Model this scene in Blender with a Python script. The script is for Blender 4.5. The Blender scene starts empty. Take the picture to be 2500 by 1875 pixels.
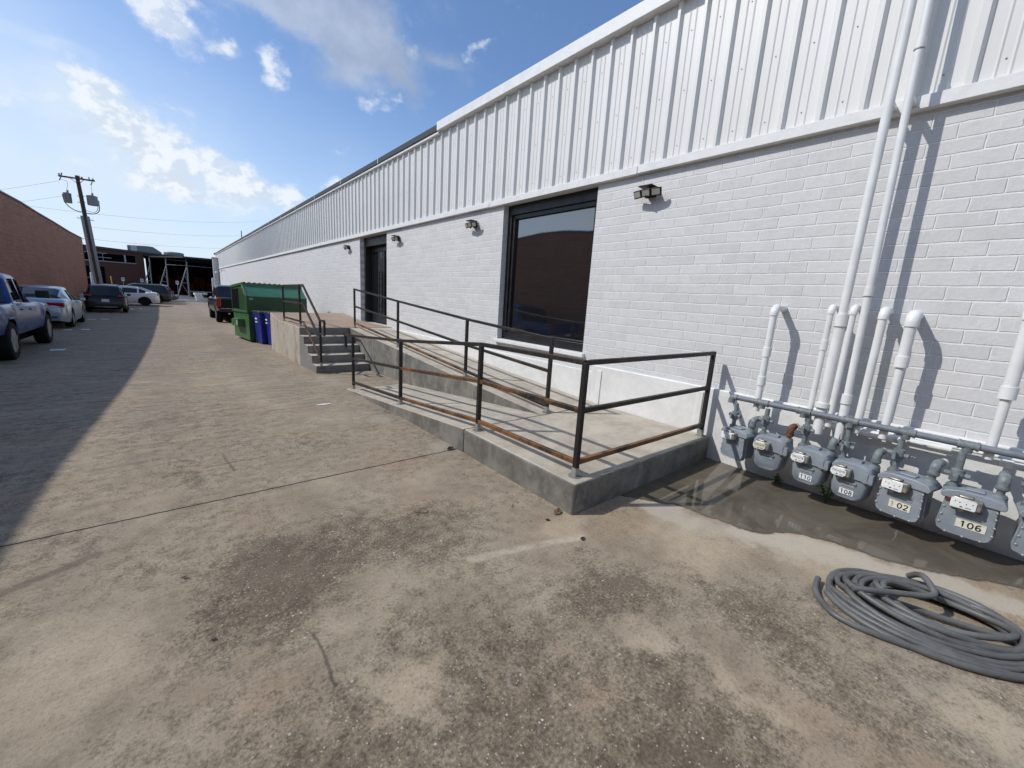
import bpy, bmesh, math, random
from mathutils import Vector, Matrix
random.seed(7)
rad = math.radians
SC = bpy.context.scene
COL = SC.collection

# ------------------------------------------------------------------ camera
cam = bpy.data.cameras.new('camera')
cam.sensor_width = 36.0
cam.lens = 982.0 / 2500.0 * 36.0
cam.clip_start = 0.05
cam.clip_end = 3000
camo = bpy.data.objects.new('camera', cam)
COL.objects.link(camo)
r_, u_, f_ = ((0.767199, -0.638461, 0.061432), (0.081326, 0.191832, 0.978053), (0.636233, 0.745365, -0.199096))
camo.matrix_world = Matrix(((r_[0], u_[0], -f_[0], 0), (r_[1], u_[1], -f_[1], 0), (r_[2], u_[2], -f_[2], 1.6), (0, 0, 0, 1)))
SC.camera = camo

# ------------------------------------------------------------------ light, sky, exposure
SUN_TO = Vector((-0.87, 0.55, 1.0)).normalized()
sun = bpy.data.lights.new('sun', 'SUN')
sun.energy = 3.15
sun.angle = rad(0.55)
sun.color = (1.0, 0.965, 0.91)
suno = bpy.data.objects.new('sun', sun)
COL.objects.link(suno)
suno.rotation_euler = (-SUN_TO).to_track_quat('-Z', 'Y').to_euler()
SC.view_settings.view_transform = 'Standard'
SC.view_settings.look = 'None'
SC.view_settings.exposure = 0.12
SC.view_settings.gamma = 1.0
SC.view_settings.use_curve_mapping = False
SC.cycles.max_bounces = 8
SC.cycles.use_denoising = True


class NT:
    """small node-tree helper"""
    def __init__(s, tree):
        s.t = tree; s.n = tree.nodes; s.l = tree.links
    def new(s, typ, **kw):
        nd = s.n.new(typ)
        for k, v in kw.items(): setattr(nd, k, v)
        return nd
    def put(s, sock, v):
        if v is None: return
        if hasattr(v, 'is_output') or hasattr(v, 'links'): s.l.new(v, sock)
        else:
            if isinstance(v, (tuple, list)) and sock.type == 'RGBA' and len(v) == 3: v = (*v, 1)
            sock.default_value = v
    def math(s, op, a, b=None, c=None, clamp=False):
        nd = s.new('ShaderNodeMath', operation=op, use_clamp=clamp)
        for i, v in enumerate((a, b, c)):
            if v is not None: s.put(nd.inputs[i], v)
        return nd.outputs[0]
    def vmath(s, op, a, b=None):
        nd = s.new('ShaderNodeVectorMath', operation=op)
        s.put(nd.inputs[0], a)
        if b is not None: s.put(nd.inputs[1], b)
        return nd.outputs['Value'] if op in ('LENGTH', 'DISTANCE', 'DOT_PRODUCT') else nd.outputs[0]
    def noise(s, vec, scale, detail=4, rough=.55, dist=0, col=False):
        nd = s.new('ShaderNodeTexNoise')
        s.put(nd.inputs['Vector'], vec); nd.inputs['Scale'].default_value = scale
        nd.inputs['Detail'].default_value = detail; nd.inputs['Roughness'].default_value = rough
        nd.inputs['Distortion'].default_value = dist
        return nd.outputs['Color'] if col else nd.outputs[0]
    def vor(s, vec, scale, feature='F1'):
        nd = s.new('ShaderNodeTexVoronoi', feature=feature)
        s.put(nd.inputs['Vector'], vec); nd.inputs['Scale'].default_value = scale
        return nd
    def ss(s, x, a, b, lo=0.0, hi=1.0):
        nd = s.new('ShaderNodeMapRange', interpolation_type='SMOOTHSTEP')
        s.put(nd.inputs['Value'], x)
        nd.inputs['From Min'].default_value = a; nd.inputs['From Max'].default_value = b
        nd.inputs['To Min'].default_value = lo; nd.inputs['To Max'].default_value = hi
        return nd.outputs[0]
    def mix(s, f, a, b, mode='MIX'):
        nd = s.new('ShaderNodeMix', data_type='RGBA', blend_type=mode)
        s.put(nd.inputs['Factor'], f); s.put(nd.inputs['A'], None)
        s.put(nd.inputs[6], a); s.put(nd.inputs[7], b)
        return nd.outputs[2]
    def xyz(s, v):
        nd = s.new('ShaderNodeSeparateXYZ'); s.put(nd.inputs[0], v); return nd.outputs
    def comb(s, x, y, z):
        nd = s.new('ShaderNodeCombineXYZ')
        for i, v in enumerate((x, y, z)): s.put(nd.inputs[i], v)
        return nd.outputs[0]
    def bump(s, h, strength, dist, normal=None):
        nd = s.new('ShaderNodeBump')
        s.put(nd.inputs['Height'], h); nd.inputs['Strength'].default_value = strength
        nd.inputs['Distance'].default_value = dist
        if normal is not None: s.l.new(normal, nd.inputs['Normal'])
        return nd.outputs[0]


# world: physical sky with procedural clouds
world = bpy.data.worlds.new('World')
SC.world = world
world.use_nodes = True
wt = NT(world.node_tree)
world.node_tree.nodes.clear()
sky = wt.new('ShaderNodeTexSky', sky_type='NISHITA')
sky.sun_disc = False
sky.sun_elevation = math.asin(SUN_TO.z)
sky.sun_rotation = math.atan2(SUN_TO.x, SUN_TO.y)
sky.air_density = 1.0; sky.dust_density = 0.7; sky.ozone_density = 3.0
SKY_STRENGTH = 0.15
tc = wt.new('ShaderNodeTexCoord')
d = wt.vmath('NORMALIZE', tc.outputs['Generated'])
dx, dy, dz = wt.xyz(d)
az = wt.math('MULTIPLY', wt.math('ARCTAN2', dx, dy), 180 / math.pi)
el = wt.math('MULTIPLY', wt.math('ARCSINE', dz), 180 / math.pi)
dcl = wt.vmath('MULTIPLY', d, (1, 1, 1.35))
warp2 = wt.vmath('SUBTRACT', wt.noise(dcl, 9, 6, .62, 0, True), (.5, .5, .5))
wx, wy, wz = wt.xyz(warp2)
azw = wt.math('ADD', az, wt.math('MULTIPLY', wx, 7.5))
elw = wt.math('ADD', el, wt.math('MULTIPLY', wz, 6.0))


def blob(a0, e0, ra, re, rot=0):
    u = wt.math('SUBTRACT', azw, a0); v = wt.math('SUBTRACT', elw, e0)
    c, s = math.cos(rad(rot)), math.sin(rad(rot))
    uu = wt.math('ADD', wt.math('MULTIPLY', u, c / ra), wt.math('MULTIPLY', v, s / ra))
    vv = wt.math('ADD', wt.math('MULTIPLY', u, -s / re), wt.math('MULTIPLY', v, c / re))
    q = wt.math('ADD', wt.math('MULTIPLY', uu, uu), wt.math('MULTIPLY', vv, vv))
    return wt.math('POWER', 2.718, wt.math('MULTIPLY', q, -1.0))


def addall(bl):
    o = None
    for k, b in bl:
        t = wt.math('MULTIPLY', b, k)
        o = t if o is None else wt.math('ADD', o, t)
    return o


fb = wt.noise(dcl, 22, 9, .60)
fbs = wt.noise(wt.vmath('ADD', dcl, (-.012, .006, .016)), 22, 9, .60)
fb2 = wt.noise(dcl, 6, 7, .6)
bright = addall([(1.0, blob(1.5, 23.6, 3.6, 1.9, -28)), (.9, blob(-1, 26, 3, 1.6)), (.95, blob(11.2, 22.2, 1.5, 1.8)), (1.0, blob(-3.8, 15.3, 2.6, 1.4, -35)),
                 (1.05, blob(.2, 13.9, 3.6, 2.6, -35)), (.85, blob(2.2, 12.0, 3.4, 1.8, -25)), (1.05, blob(6.6, 11.9, 2.4, 1.5, -25)), (.95, blob(9.6, 10.4, 2.0, 1.3, -20)),
                 (.9, blob(12.6, 9.9, 1.3, 1.1)), (.85, blob(21.2, 21.4, 1.6, 1.1)), (.5, blob(24.0, 21.4, .9, .5)), (.6, blob(34.3, 27.6, 1.5, .55)),
                 (.6, blob(6.2, 22.2, 1.2, .7)), (.45, blob(-8.3, 14.0, 2.6, 1.6)), (.5, blob(17.5, 15.8, .9, .6)), (.5, blob(20.0, 17.6, .9, .6)),
                 (.85, blob(17.2, 11.8, 1.3, .9)), (.7, blob(0, 10, 5, 1.8)), (.45, blob(26, 26.5, 1.2, 2.2)), (.6, blob(6, 8.5, 4, 1.3)),
                 (.9, blob(-60, 25, 14, 6)), (.9, blob(-110, 35, 20, 8)), (.9, blob(150, 30, 22, 8)), (.8, blob(90, 40, 16, 6)), (.9, blob(-150, 18, 18, 6))])
gray = addall([(1.0, blob(15.5, 28, 9.5, 3.0, -4)), (.9, blob(21.5, 25.0, 5.5, 2.4)), (.5, blob(25.5, 22.5, 2.5, 1.6)), (.6, blob(8, 26.5, 4.5, 1.6)), (.4, blob(30.5, 26.6, 3, .9)), (.6, blob(13, 33, 18, 4))])
low = addall([(.9, blob(-3.5, 13.6, 4.2, 3.4, -35)), (1.0, blob(3, 10.5, 7.5, 3.2, -20)), (.6, blob(-7, 14, 4, 2.5)), (.5, blob(-6, 18.5, 6, .8)), (.7, blob(-2, 8, 8, 3))])
ab = wt.ss(wt.math('ADD', wt.math('MULTIPLY', bright, 1.25), wt.math('MULTIPLY', wt.math('SUBTRACT', fb, .5), 1.9)), .26, 1.25)
al = wt.ss(wt.math('ADD', low, wt.math('MULTIPLY', wt.math('SUBTRACT', fb2, .5), 1.6)), .25, 1.25)
ag = wt.ss(wt.math('ADD', gray, wt.math('MULTIPLY', wt.math('SUBTRACT', wt.noise(dcl, 10, 8, .62), .5), 1.9)), .12, 1.15)
skyc = wt.mix(1.0, sky.outputs[0], (SKY_STRENGTH * .84, SKY_STRENGTH * .92, SKY_STRENGTH * 1.02), 'MULTIPLY')
hz = wt.math('MULTIPLY', wt.ss(el, 2, 26, 1, 0), wt.ss(az, 40, -20, .30, 1))
hz = wt.math('ADD', hz, wt.math('MULTIPLY', wt.ss(az, 14, -14, 0, .36), wt.ss(el, 34, 12, .25, 1)), None, True)
veil = wt.math('MULTIPLY', hz, wt.ss(fb2, .25, .75, .66, 1.0))
c0 = wt.mix(veil, skyc, (.66, .77, .91))
cl = wt.mix(wt.math('MULTIPLY', al, .72), c0, (.66, .77, .90))
gcol = wt.mix(wt.ss(fb2, .35, .65), (.36, .42, .53), (.52, .59, .71))
c1 = wt.mix(wt.math('MULTIPLY', ag, .72), cl, gcol)
lit = wt.ss(wt.math('SUBTRACT', fb, fbs), -.07, .09)
ccol = wt.mix(lit, (.62, .70, .81), (.86, .89, .93))
c2 = wt.mix(wt.math('MULTIPLY', ab, .80), c1, ccol)
bg = wt.new('ShaderNodeBackground')
wt.l.new(c2, bg.inputs['Color'])
bg.inputs['Strength'].default_value = 1.0
wo = wt.new('ShaderNodeOutputWorld')
wt.l.new(bg.outputs[0], wo.inputs[0])


# ------------------------------------------------------------------ mesh helpers
def gnd(y):
    y = min(y, 62.0)
    if y < 4: return 0.0
    t = y - 4
    q = t - 1.2 * (1 - math.exp(-t / 1.2))
    return -0.25 * (1 - math.exp(-max(0, q) / 6)) - 0.006 * q


class MB:
    def __init__(s):
        s.v = []; s.f = []; s.m = []; s.mi = 0
    def face(s, pts):
        i = len(s.v); s.v += [tuple(p) for p in pts]; s.f.append(tuple(range(i, i + len(pts)))); s.m.append(s.mi)
    def add(s, vs, fs):
        i = len(s.v); s.v += [tuple(p) for p in vs]
        for f in fs: s.f.append(tuple(k + i for k in f)); s.m.append(s.mi)
    def box(s, a, b):
        x0, y0, z0 = a; x1, y1, z1 = b
        s.add([(x0, y0, z0), (x1, y0, z0), (x1, y1, z0), (x0, y1, z0), (x0, y0, z1), (x1, y0, z1), (x1, y1, z1), (x0, y1, z1)],
              [(0, 3, 2, 1), (4, 5, 6, 7), (0, 1, 5, 4), (1, 2, 6, 5), (2, 3, 7, 6), (3, 0, 4, 7)])
        return s
    def bar(s, p, q, w, h=None, up=(0, 0, 1)):
        h = h or w
        p = Vector(p); q = Vector(q); d = (q - p).normalized(); up = Vector(up)
        if abs(d.dot(up)) > .99: up = Vector((0, 1, 0))
        a = d.cross(up).normalized() * w / 2; b = a.cross(d).normalized() * h / 2
        vs = [p - a - b, p + a - b, p + a + b, p - a + b, q - a - b, q + a - b, q + a + b, q - a + b]
        s.add(vs, [(3, 2, 1, 0), (4, 5, 6, 7), (0, 1, 5, 4), (1, 2, 6, 5), (2, 3, 7, 6), (3, 0, 4, 7)])
        return s
    def tube(s, pts, r, n=12, cap=True, closed=False):
        pts = [Vector(p) for p in pts]; k = len(pts)
        rr = r if isinstance(r, (list, tuple)) else [r] * k
        vs = []; prev = None
        for i, p in enumerate(pts):
            if closed: d = pts[(i + 1) % k] - pts[i - 1]
            elif i == 0: d = pts[1] - p
            elif i == k - 1: d = p - pts[-2]
            else: d = (pts[i + 1] - p).normalized() + (p - pts[i - 1]).normalized()
            d = d.normalized() if d.length > 1e-9 else Vector((0, 0, 1))
            if prev is None:
                a = d.orthogonal().normalized()
            else:
                a = prev - d * prev.dot(d)
                a = a.normalized() if a.length > 1e-6 else d.orthogonal().normalized()
            prev = a; b = d.cross(a)
            for j in range(n):
                t = 2 * math.pi * j / n
                vs.append(p + (a * math.cos(t) + b * math.sin(t)) * rr[i])
        fs = []
        for i in range(k if closed else k - 1):
            i2 = (i + 1) % k
            for j in range(n):
                fs.append((i * n + j, i * n + (j + 1) % n, i2 * n + (j + 1) % n, i2 * n + j))
        if cap and not closed:
            fs.append(tuple(range(n - 1, -1, -1))); fs.append(tuple((k - 1) * n + j for j in range(n)))
        s.add(vs, fs); return s
    def lathe(s, prof, c=(0, 0, 0), axis='z', n=20):
        """prof: (r, t) pairs along the axis"""
        vs = []; k = len(prof)
        for r, t in prof:
            for j in range(n):
                a = 2 * math.pi * j / n; x, y = r * math.cos(a), r * math.sin(a)
                p = {'z': (x, y, t), 'x': (t, x, y), 'y': (x, t, -y)}[axis]
                vs.append((p[0] + c[0], p[1] + c[1], p[2] + c[2]))
        fs = [(i * n + j, i * n + (j + 1) % n, (i + 1) * n + (j + 1) % n, (i + 1) * n + j) for i in range(k - 1) for j in range(n)]
        if prof[0][0] > 1e-6: fs.append(tuple(range(n - 1, -1, -1)))
        if prof[-1][0] > 1e-6: fs.append(tuple((k - 1) * n + j for j in range(n)))
        s.add(vs, fs); return s
    def prism(s, poly, a, b, axis='x'):
        """poly in the two other axes (x: (y,z), y: (x,z), z: (x,y)), from a to b"""
        def P(t, q):
            return {'x': (t, q[0], q[1]), 'y': (q[0], t, q[1]), 'z': (q[0], q[1], t)}[axis]
        n = len(poly)
        s.add([P(a, q) for q in poly] + [P(b, q) for q in poly],
              [tuple(range(n - 1, -1, -1)), tuple(range(n, 2 * n))] + [(i, (i + 1) % n, n + (i + 1) % n, n + i) for i in range(n)])
        return s
    def move(s, M, start=0):
        for i in range(start, len(s.v)): s.v[i] = tuple(M @ Vector(s.v[i]))
        return s
    def build(s, name, mat, parent=None, smooth=False, bevel=0, loc=None, seg=2, sharp=35, weld=False):
        me = bpy.data.meshes.new(name)
        me.from_pydata(s.v, [], s.f)
        mats = mat if isinstance(mat, (list, tuple)) else [mat]
        for m in mats: me.materials.append(m)
        if len(mats) > 1: me.polygons.foreach_set('material_index', s.m)
        bm = bmesh.new(); bm.from_mesh(me)
        if weld or bevel: bmesh.ops.remove_doubles(bm, verts=bm.verts, dist=1e-5)
        bmesh.ops.recalc_face_normals(bm, faces=bm.faces)
        bm.to_mesh(me); bm.free()
        if smooth:
            me.polygons.foreach_set('use_smooth', [True] * len(me.polygons))
            me.set_sharp_from_angle(angle=rad(sharp))
        me.update()
        o = bpy.data.objects.new(name, me); COL.objects.link(o)
        if parent is not None: o.parent = parent
        if loc: o.location = loc
        if bevel:
            bv = o.modifiers.new('bevel', 'BEVEL'); bv.width = bevel; bv.segments = seg; bv.limit_method = 'ANGLE'; bv.angle_limit = rad(40)
            if not smooth:
                me.polygons.foreach_set('use_smooth', [True] * len(me.polygons)); me.set_sharp_from_angle(angle=rad(30))
        return o


def tag(o, label, cat, group=None):
    o['label'] = label; o['category'] = cat
    if group: o['group'] = group
    return o


def thing(name, label, cat, loc=(0, 0, 0), rotz=0, group=None):
    o = bpy.data.objects.new(name, None); COL.objects.link(o)
    o.location = loc; o.rotation_euler = (0, 0, rotz)
    return tag(o, label, cat, group)


def struct(o):
    o['kind'] = 'structure'; return o


def copy_tree(o, parent=None):
    c = o.copy(); COL.objects.link(c)
    if parent is not None: c.parent = parent
    for ch in list(o.children): copy_tree(ch, c)
    return c


DIG = {'0': [[(.02 + .26 + .24 * math.sin(k * math.pi / 8), .5 + .42 * math.cos(k * math.pi / 8)) for k in range(17)]],
       '1': [[(.10, .76), (.30, .92), (.30, .08)]],
       '2': [[(.06, .70), (.10, .85), (.24, .92), (.40, .90), (.50, .78), (.48, .62), (.30, .38), (.06, .09), (.54, .09)]],
       '6': [[(.48, .82), (.34, .92), (.18, .86), (.08, .66), (.06, .40), (.12, .16), (.28, .08), (.44, .14), (.52, .32), (.45, .48), (.30, .55), (.15, .48), (.07, .36)]],
       '8': [[(.28 + .19 * math.sin(k * math.pi / 6), .72 + .20 * math.cos(k * math.pi / 6)) for k in range(13)], [(.28 + .23 * math.sin(k * math.pi / 6), .30 + .23 * math.cos(k * math.pi / 6)) for k in range(13)]]}


def digits(txt, h, m, parent, x, z, y):
    """bold painted numerals lying on a plate that faces local -y"""
    adv = .74 * h; g = MB(); x0 = x - adv * len(txt) / 2 + .09 * h; w = .155 * h
    for i, ch in enumerate(txt):
        for pl in DIG[ch]:
            P2 = [(x0 + i * adv + a * h, z - h / 2 + b_ * h) for a, b_ in pl]
            for (ax, az_), (bx, bz) in zip(P2[:-1], P2[1:]):
                L_ = math.hypot(bx - ax, bz - az_) or 1; nx_, nz_ = -(bz - az_) / L_ * w / 2, (bx - ax) / L_ * w / 2
                g.prism([(ax + nx_, az_ + nz_), (bx + nx_, bz + nz_), (bx - nx_, bz - nz_), (ax - nx_, az_ - nz_)], y - .0004, y, 'y')
            for (ax, az_) in P2[1:-1]:
                g.prism([(ax + w / 2 * math.cos(k * math.pi / 4), az_ + w / 2 * math.sin(k * math.pi / 4)) for k in range(8)], y - .0006, y, 'y')
    return g.build('digits', m, parent)


# ------------------------------------------------------------------ materials
def mat(name):
    m = bpy.data.materials.new(name); m.use_nodes = True
    t = NT(m.node_tree)
    b = m.node_tree.nodes['Principled BSDF']
    return m, t, b


def simple(name, col, rough=.5, metal=0, var=.12, scale=8, bumpk=0, coat=0, spec=None, bscale=60):
    m, t, b = mat(name)
    P = t.new('ShaderNodeTexCoord').outputs['Object']
    n = t.noise(P, scale, 5, .6)
    c = t.mix(t.ss(n, .3, .7), tuple(x * (1 - var) for x in col), tuple(min(1, x * (1 + var)) for x in col))
    t.put(b.inputs['Base Color'], c)
    t.put(b.inputs['Roughness'], t.ss(n, .25, .75, max(.02, rough - .08), min(1, rough + .08)))
    b.inputs['Metallic'].default_value = metal
    if coat: b.inputs['Coat Weight'].default_value = coat; b.inputs['Coat Roughness'].default_value = .06
    if spec is not None: b.inputs['Specular IOR Level'].default_value = spec
    if bumpk: t.put(b.inputs['Normal'], t.bump(t.noise(P, bscale, 4), bumpk, .01))
    return m


M = {}
M['white_paint'] = simple('white_paint', (.70, .70, .69), .5, var=.05, bumpk=.15, bscale=40)
M['pipe_white'] = simple('pipe_white', (.69, .70, .69), .38, var=.06, scale=5)
M['black_metal'] = simple('black_metal', (.012, .012, .013), .4, var=.2)
M['black_plastic'] = simple('black_plastic', (.012, .012, .013), .5, var=.2, spec=.35)
M['rubber'] = simple('rubber', (.010, .010, .010), .85, var=.2, spec=.25)
M['chrome'] = simple('chrome', (.62, .63, .64), .22, 1.0)
M['alloy'] = simple('alloy', (.38, .39, .40), .35, .9)
M['lamp_lens'] = simple('lamp_lens', (.33, .32, .26), .3, var=.06)
M['light_grey_metal'] = simple('light_grey_metal', (.42, .43, .43), .5, .2)
M['dark_void'] = simple('dark_void', (.004, .004, .0045), .95, spec=.05)
M['gutter'] = simple('gutter', (.028, .028, .029), .55, var=.15)
M['red_lamp'] = simple('red_lamp', (.30, .006, .010), .15, coat=.6)
M['head_lamp'] = simple('head_lamp', (.55, .57, .60), .12, coat=.6)
M['plate_white'] = simple('plate_white', (.62, .64, .66), .5)
M['yellow'] = simple('yellow_paint', (.60, .40, .03), .5)
M['sign_white'] = simple('sign_white', (.62, .64, .62), .5)
M['sign_blue'] = simple('sign_blue', (.03, .12, .36), .5)
M['steel_grey'] = simple('steel_grey', (.30, .31, .32), .55, .3)
M['pole_guard'] = simple('pole_guard_grey', (.20, .21, .21), .6)
M['wood_dark'] = simple('wood_dark', (.055, .038, .028), .85, var=.3, scale=5, bumpk=.4)
M['transformer'] = simple('transformer_grey', (.16, .17, .18), .5)
M['wire'] = simple('wire', (.06, .06, .065), .6)
M['planter_white'] = simple('planter_white', (.74, .74, .71), .55, var=.06)
M['bin_blue'] = simple('bin_blue', (.004, .016, .20), .42, var=.15)
M['bin_lid'] = simple('bin_lid', (.030, .031, .033), .5)
M['leaf'] = simple('leaf_green', (.055, .12, .022), .55, var=.5, scale=30)
M['leaf_dry'] = simple('leaf_dry', (.16, .09, .05), .8, var=.4, scale=40)
M['leaf_dark'] = simple('leaf_dark', (.03, .022, .018), .8, var=.4, scale=40)
M['paper'] = simple('paper', (.66, .63, .58), .8, var=.1)
M['hose'] = simple('hose_grey', (.10, .102, .10), .48, var=.22, scale=9, bumpk=.12)
M['ink'] = simple('ink_black', (.012, .012, .014), .6)
M['ink_faded'] = simple('ink_faded', (.34, .33, .28), .7)
M['label_cream'] = simple('label_cream', (.66, .64, .52), .55, var=.08, scale=30)
M['dial_white'] = simple('dial_white', (.72, .73, .72), .4)
M['dial_cream'] = simple('dial_cream', (.60, .58, .44), .4)
M['dial_metal'] = simple('dial_metal', (.33, .32, .29), .4, .6, var=.25, scale=40)
M['seal_red'] = simple('seal_red', (.11, .02, .022), .5)
M['galv'] = simple('galvanised', (.34, .35, .34), .45, .5, var=.2, scale=30)
M['rust_elbow'] = simple('rust_elbow', (.12, .050, .025), .85, var=.5, scale=30, bumpk=.5)
M['stripe'] = simple('stripe_white', (.68, .68, .66), .7, var=.2, scale=20)
M['asphalt'] = simple('asphalt', (.085, .085, .09), .9, var=.25, scale=3, bumpk=.5)
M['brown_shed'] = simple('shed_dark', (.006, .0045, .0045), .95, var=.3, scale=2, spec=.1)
M['red_goods'] = simple('red_goods', (.05, .008, .006), .9, var=.5, scale=6, spec=.1)
M['hvac'] = simple('hvac_grey', (.17, .18, .19), .5, .2, var=.12, scale=2)
M['louvre'] = simple('louvre_light', (.45, .46, .44), .5, .1)
M['roof_membrane'] = simple('roof_membrane', (.34, .34, .33), .85)
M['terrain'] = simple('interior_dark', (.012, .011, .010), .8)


def paint(name, col, rough=.28, metal=.5, dusty=1.0, coat=.5):
    m, t, b = mat(name)
    P = t.new('ShaderNodeTexCoord').outputs['Object']
    n = t.noise(P, 6, 6, .65)
    z = t.xyz(P)[2]
    dust = t.math('MULTIPLY', t.ss(z, .75, .2), t.ss(n, .35, .7, .15 * dusty, .55 * dusty))
    t.put(b.inputs['Base Color'], t.mix(dust, col, (.16, .15, .135)))
    t.put(b.inputs['Roughness'], t.math('ADD', t.math('MULTIPLY', dust, .5), rough))
    b.inputs['Metallic'].default_value = metal
    b.inputs['Coat Weight'].default_value = coat; b.inputs['Specular IOR Level'].default_value = .35; b.inputs['Coat Roughness'].default_value = .05
    return m


def glass_dark(name, col=(.008, .009, .010), rough=.03, ior=2.8):
    m, t, b = mat(name)
    P = t.new('ShaderNodeTexCoord').outputs['Object']
    n = t.noise(P, 1.4, 3, .5)
    t.put(b.inputs['Base Color'], t.mix(n, col, tuple(c * 1.6 for c in col)))
    b.inputs['Roughness'].default_value = rough
    b.inputs['IOR'].default_value = ior
    t.put(b.inputs['Normal'], t.bump(n, .012, .05))
    return m


M['glass'] = glass_dark('window_glass')
M['car_glass'] = glass_dark('car_glass', (.006, .007, .008), .04, 1.6)


def brick(name, c1, c2, mortar, w, h, axis, mort=.008, rough=.85, bk=.6, stain=None, wob=.012, streak=0., msmooth=.2, rows=False):
    m, t, b = mat(name)
    P = t.new('ShaderNodeTexCoord').outputs['Object']
    x, y, z = t.xyz(P)
    a = y if axis == 'y' else x
    wv = t.vmath('SUBTRACT', t.noise(P, 3.0, 4, .6, 0, True), (.5, .5, .5))
    wv2 = t.vmath('SUBTRACT', t.noise(P, 22.0, 3, .6, 0, True), (.5, .5, .5))
    v = t.vmath('ADD', t.comb(a, z, 0), t.vmath('ADD', t.vmath('MULTIPLY', wv, (wob, wob, 0)), t.vmath('MULTIPLY', wv2, (wob * .45, wob * .45, 0))))
    br = t.new('ShaderNodeTexBrick')
    br.offset = .5
    t.l.new(v, br.inputs['Vector'])
    br.inputs['Scale'].default_value = 1.0
    br.inputs['Mortar Size'].default_value = mort; br.inputs['Mortar Smooth'].default_value = msmooth
    br.inputs['Brick Width'].default_value = w; br.inputs['Row Height'].default_value = h
    br.inputs['Bias'].default_value = 0
    for k, c in (('Color1', c1), ('Color2', c2), ('Mortar', mortar)): br.inputs[k].default_value = (*c, 1)
    col = br.outputs['Color']; fac = br.outputs['Fac']
    n = t.noise(P, .9, 8, .6); n2 = t.noise(P, 38, 6, .7)
    brn = t.noise(t.vmath('MULTIPLY', P, (1, 1, 1)), 9, 5, .65)
    col = t.mix(t.ss(n2, .35, .75, 0, .22), col, tuple(min(1, c * 1.25) for c in c1))
    col = t.mix(t.ss(brn, .42, .75, 0, .30), col, tuple(c * .80 for c in c2))
    if streak:
        vs = t.noise(t.vmath('MULTIPLY', P, (55, 55, 5)), 1, 4, .6)
        col = t.mix(t.ss(vs, .55, .8, 0, streak), col, mortar)
    if rows:
        rw = t.noise(t.comb(t.math('MULTIPLY', a, .35), t.math('MULTIPLY', z, 11.7), 0), 1, 3, .7)
        col = t.mix(t.ss(rw, .45, .7, 0, .45), col, tuple(c * .5 for c in c2))
        pale = t.noise(t.vmath('MULTIPLY', P, (1, .35, 1.2)), .8, 6, .65)
        col = t.mix(t.ss(pale, .62, .74, 0, .4), col, (.30, .19, .15))
    if stain: col = t.mix(t.ss(n, .45, .72, 0, .6), col, stain)
    t.put(b.inputs['Base Color'], col); b.inputs['Roughness'].default_value = rough
    h1 = t.math('MULTIPLY', fac, -1)
    hh = t.math('ADD', h1, t.math('MULTIPLY', n2, .5))
    hh = t.math('ADD', hh, t.math('MULTIPLY', brn, .35))
    t.put(b.inputs['Normal'], t.bump(hh, bk, .006))
    return m


M['brick_white'] = brick('painted_white_brick', (.605, .605, .60), (.54, .54, .535), (.76, .76, .75), .312, .107, 'y', mort=.0075, bk=.95, streak=.55, wob=.02, rough=.6, msmooth=.5)
M['brick_red'] = brick('red_brick', (.40, .155, .080), (.28, .104, .054), (.32, .20, .135), .235, .085, 'y', stain=(.20, .098, .064), bk=1.0, mort=.011, rows=True)
M['brick_brown'] = brick('brown_brick', (.105, .038, .026), (.08, .029, .021), (.085, .044, .034), .235, .085, 'x', bk=.6)


def concrete(name, base, dark, streak=True, rough=.85, scale=1.6, stain=None, bk=.35, light=None):
    m, t, b = mat(name)
    P = t.new('ShaderNodeTexCoord').outputs['Object']
    n = t.noise(P, scale, 8, .62, .4); n2 = t.noise(P, 9, 6, .65); n3 = t.noise(P, 140, 3, .6)
    col = t.mix(t.ss(n, .33, .68), dark, base)
    col = t.mix(t.ss(n2, .35, .75, 0, .35), col, tuple(min(1, c * 1.3) for c in base))
    if streak:
        v = t.noise(t.vmath('ADD', t.vmath('MULTIPLY', P, (5, 5, .8)), t.vmath('MULTIPLY', t.noise(P, 4, 4, .6, 0, True), (1.6, 1.6, 1.6))), 1, 7, .68)
        col = t.mix(t.ss(v, .50, .75, 0, .55), col, tuple(min(1, c * 1.7) for c in base) if light is None else light)
        v2 = t.noise(t.vmath('ADD', t.vmath('MULTIPLY', P, (2.2, 2.2, .5)), t.vmath('MULTIPLY', t.noise(P, 5, 4, .6, 0, True), (.7, .7, .7))), 1.3, 6, .65)
        if stain: col = t.mix(t.ss(v2, .5, .68, 0, .75), col, stain)
    col = t.mix(t.ss(n3, .55, .8, 0, .3), col, tuple(c * .55 for c in base))
    t.put(b.inputs['Base Color'], col); b.inputs['Roughness'].default_value = rough
    t.put(b.inputs['Normal'], t.bump(t.math('ADD', n3, t.math('MULTIPLY', n2, 1.5)), bk, .004))
    return m


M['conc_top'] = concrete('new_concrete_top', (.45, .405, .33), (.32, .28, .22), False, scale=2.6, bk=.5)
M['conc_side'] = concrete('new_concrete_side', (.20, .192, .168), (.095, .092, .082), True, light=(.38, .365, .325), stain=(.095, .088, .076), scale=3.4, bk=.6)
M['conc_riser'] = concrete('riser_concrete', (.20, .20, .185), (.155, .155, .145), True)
M['conc_old_top'] = concrete('old_concrete_top', (.33, .245, .175), (.26, .19, .135), False)
M['conc_old_side'] = concrete('old_concrete_side', (.40, .36, .30), (.33, .30, .25), True, stain=(.20, .13, .075), light=(.52, .50, .46))
M['plinth'] = concrete('painted_plinth', (.70, .70, .68), (.63, .63, .61), False, rough=.7, bk=.5)


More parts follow.
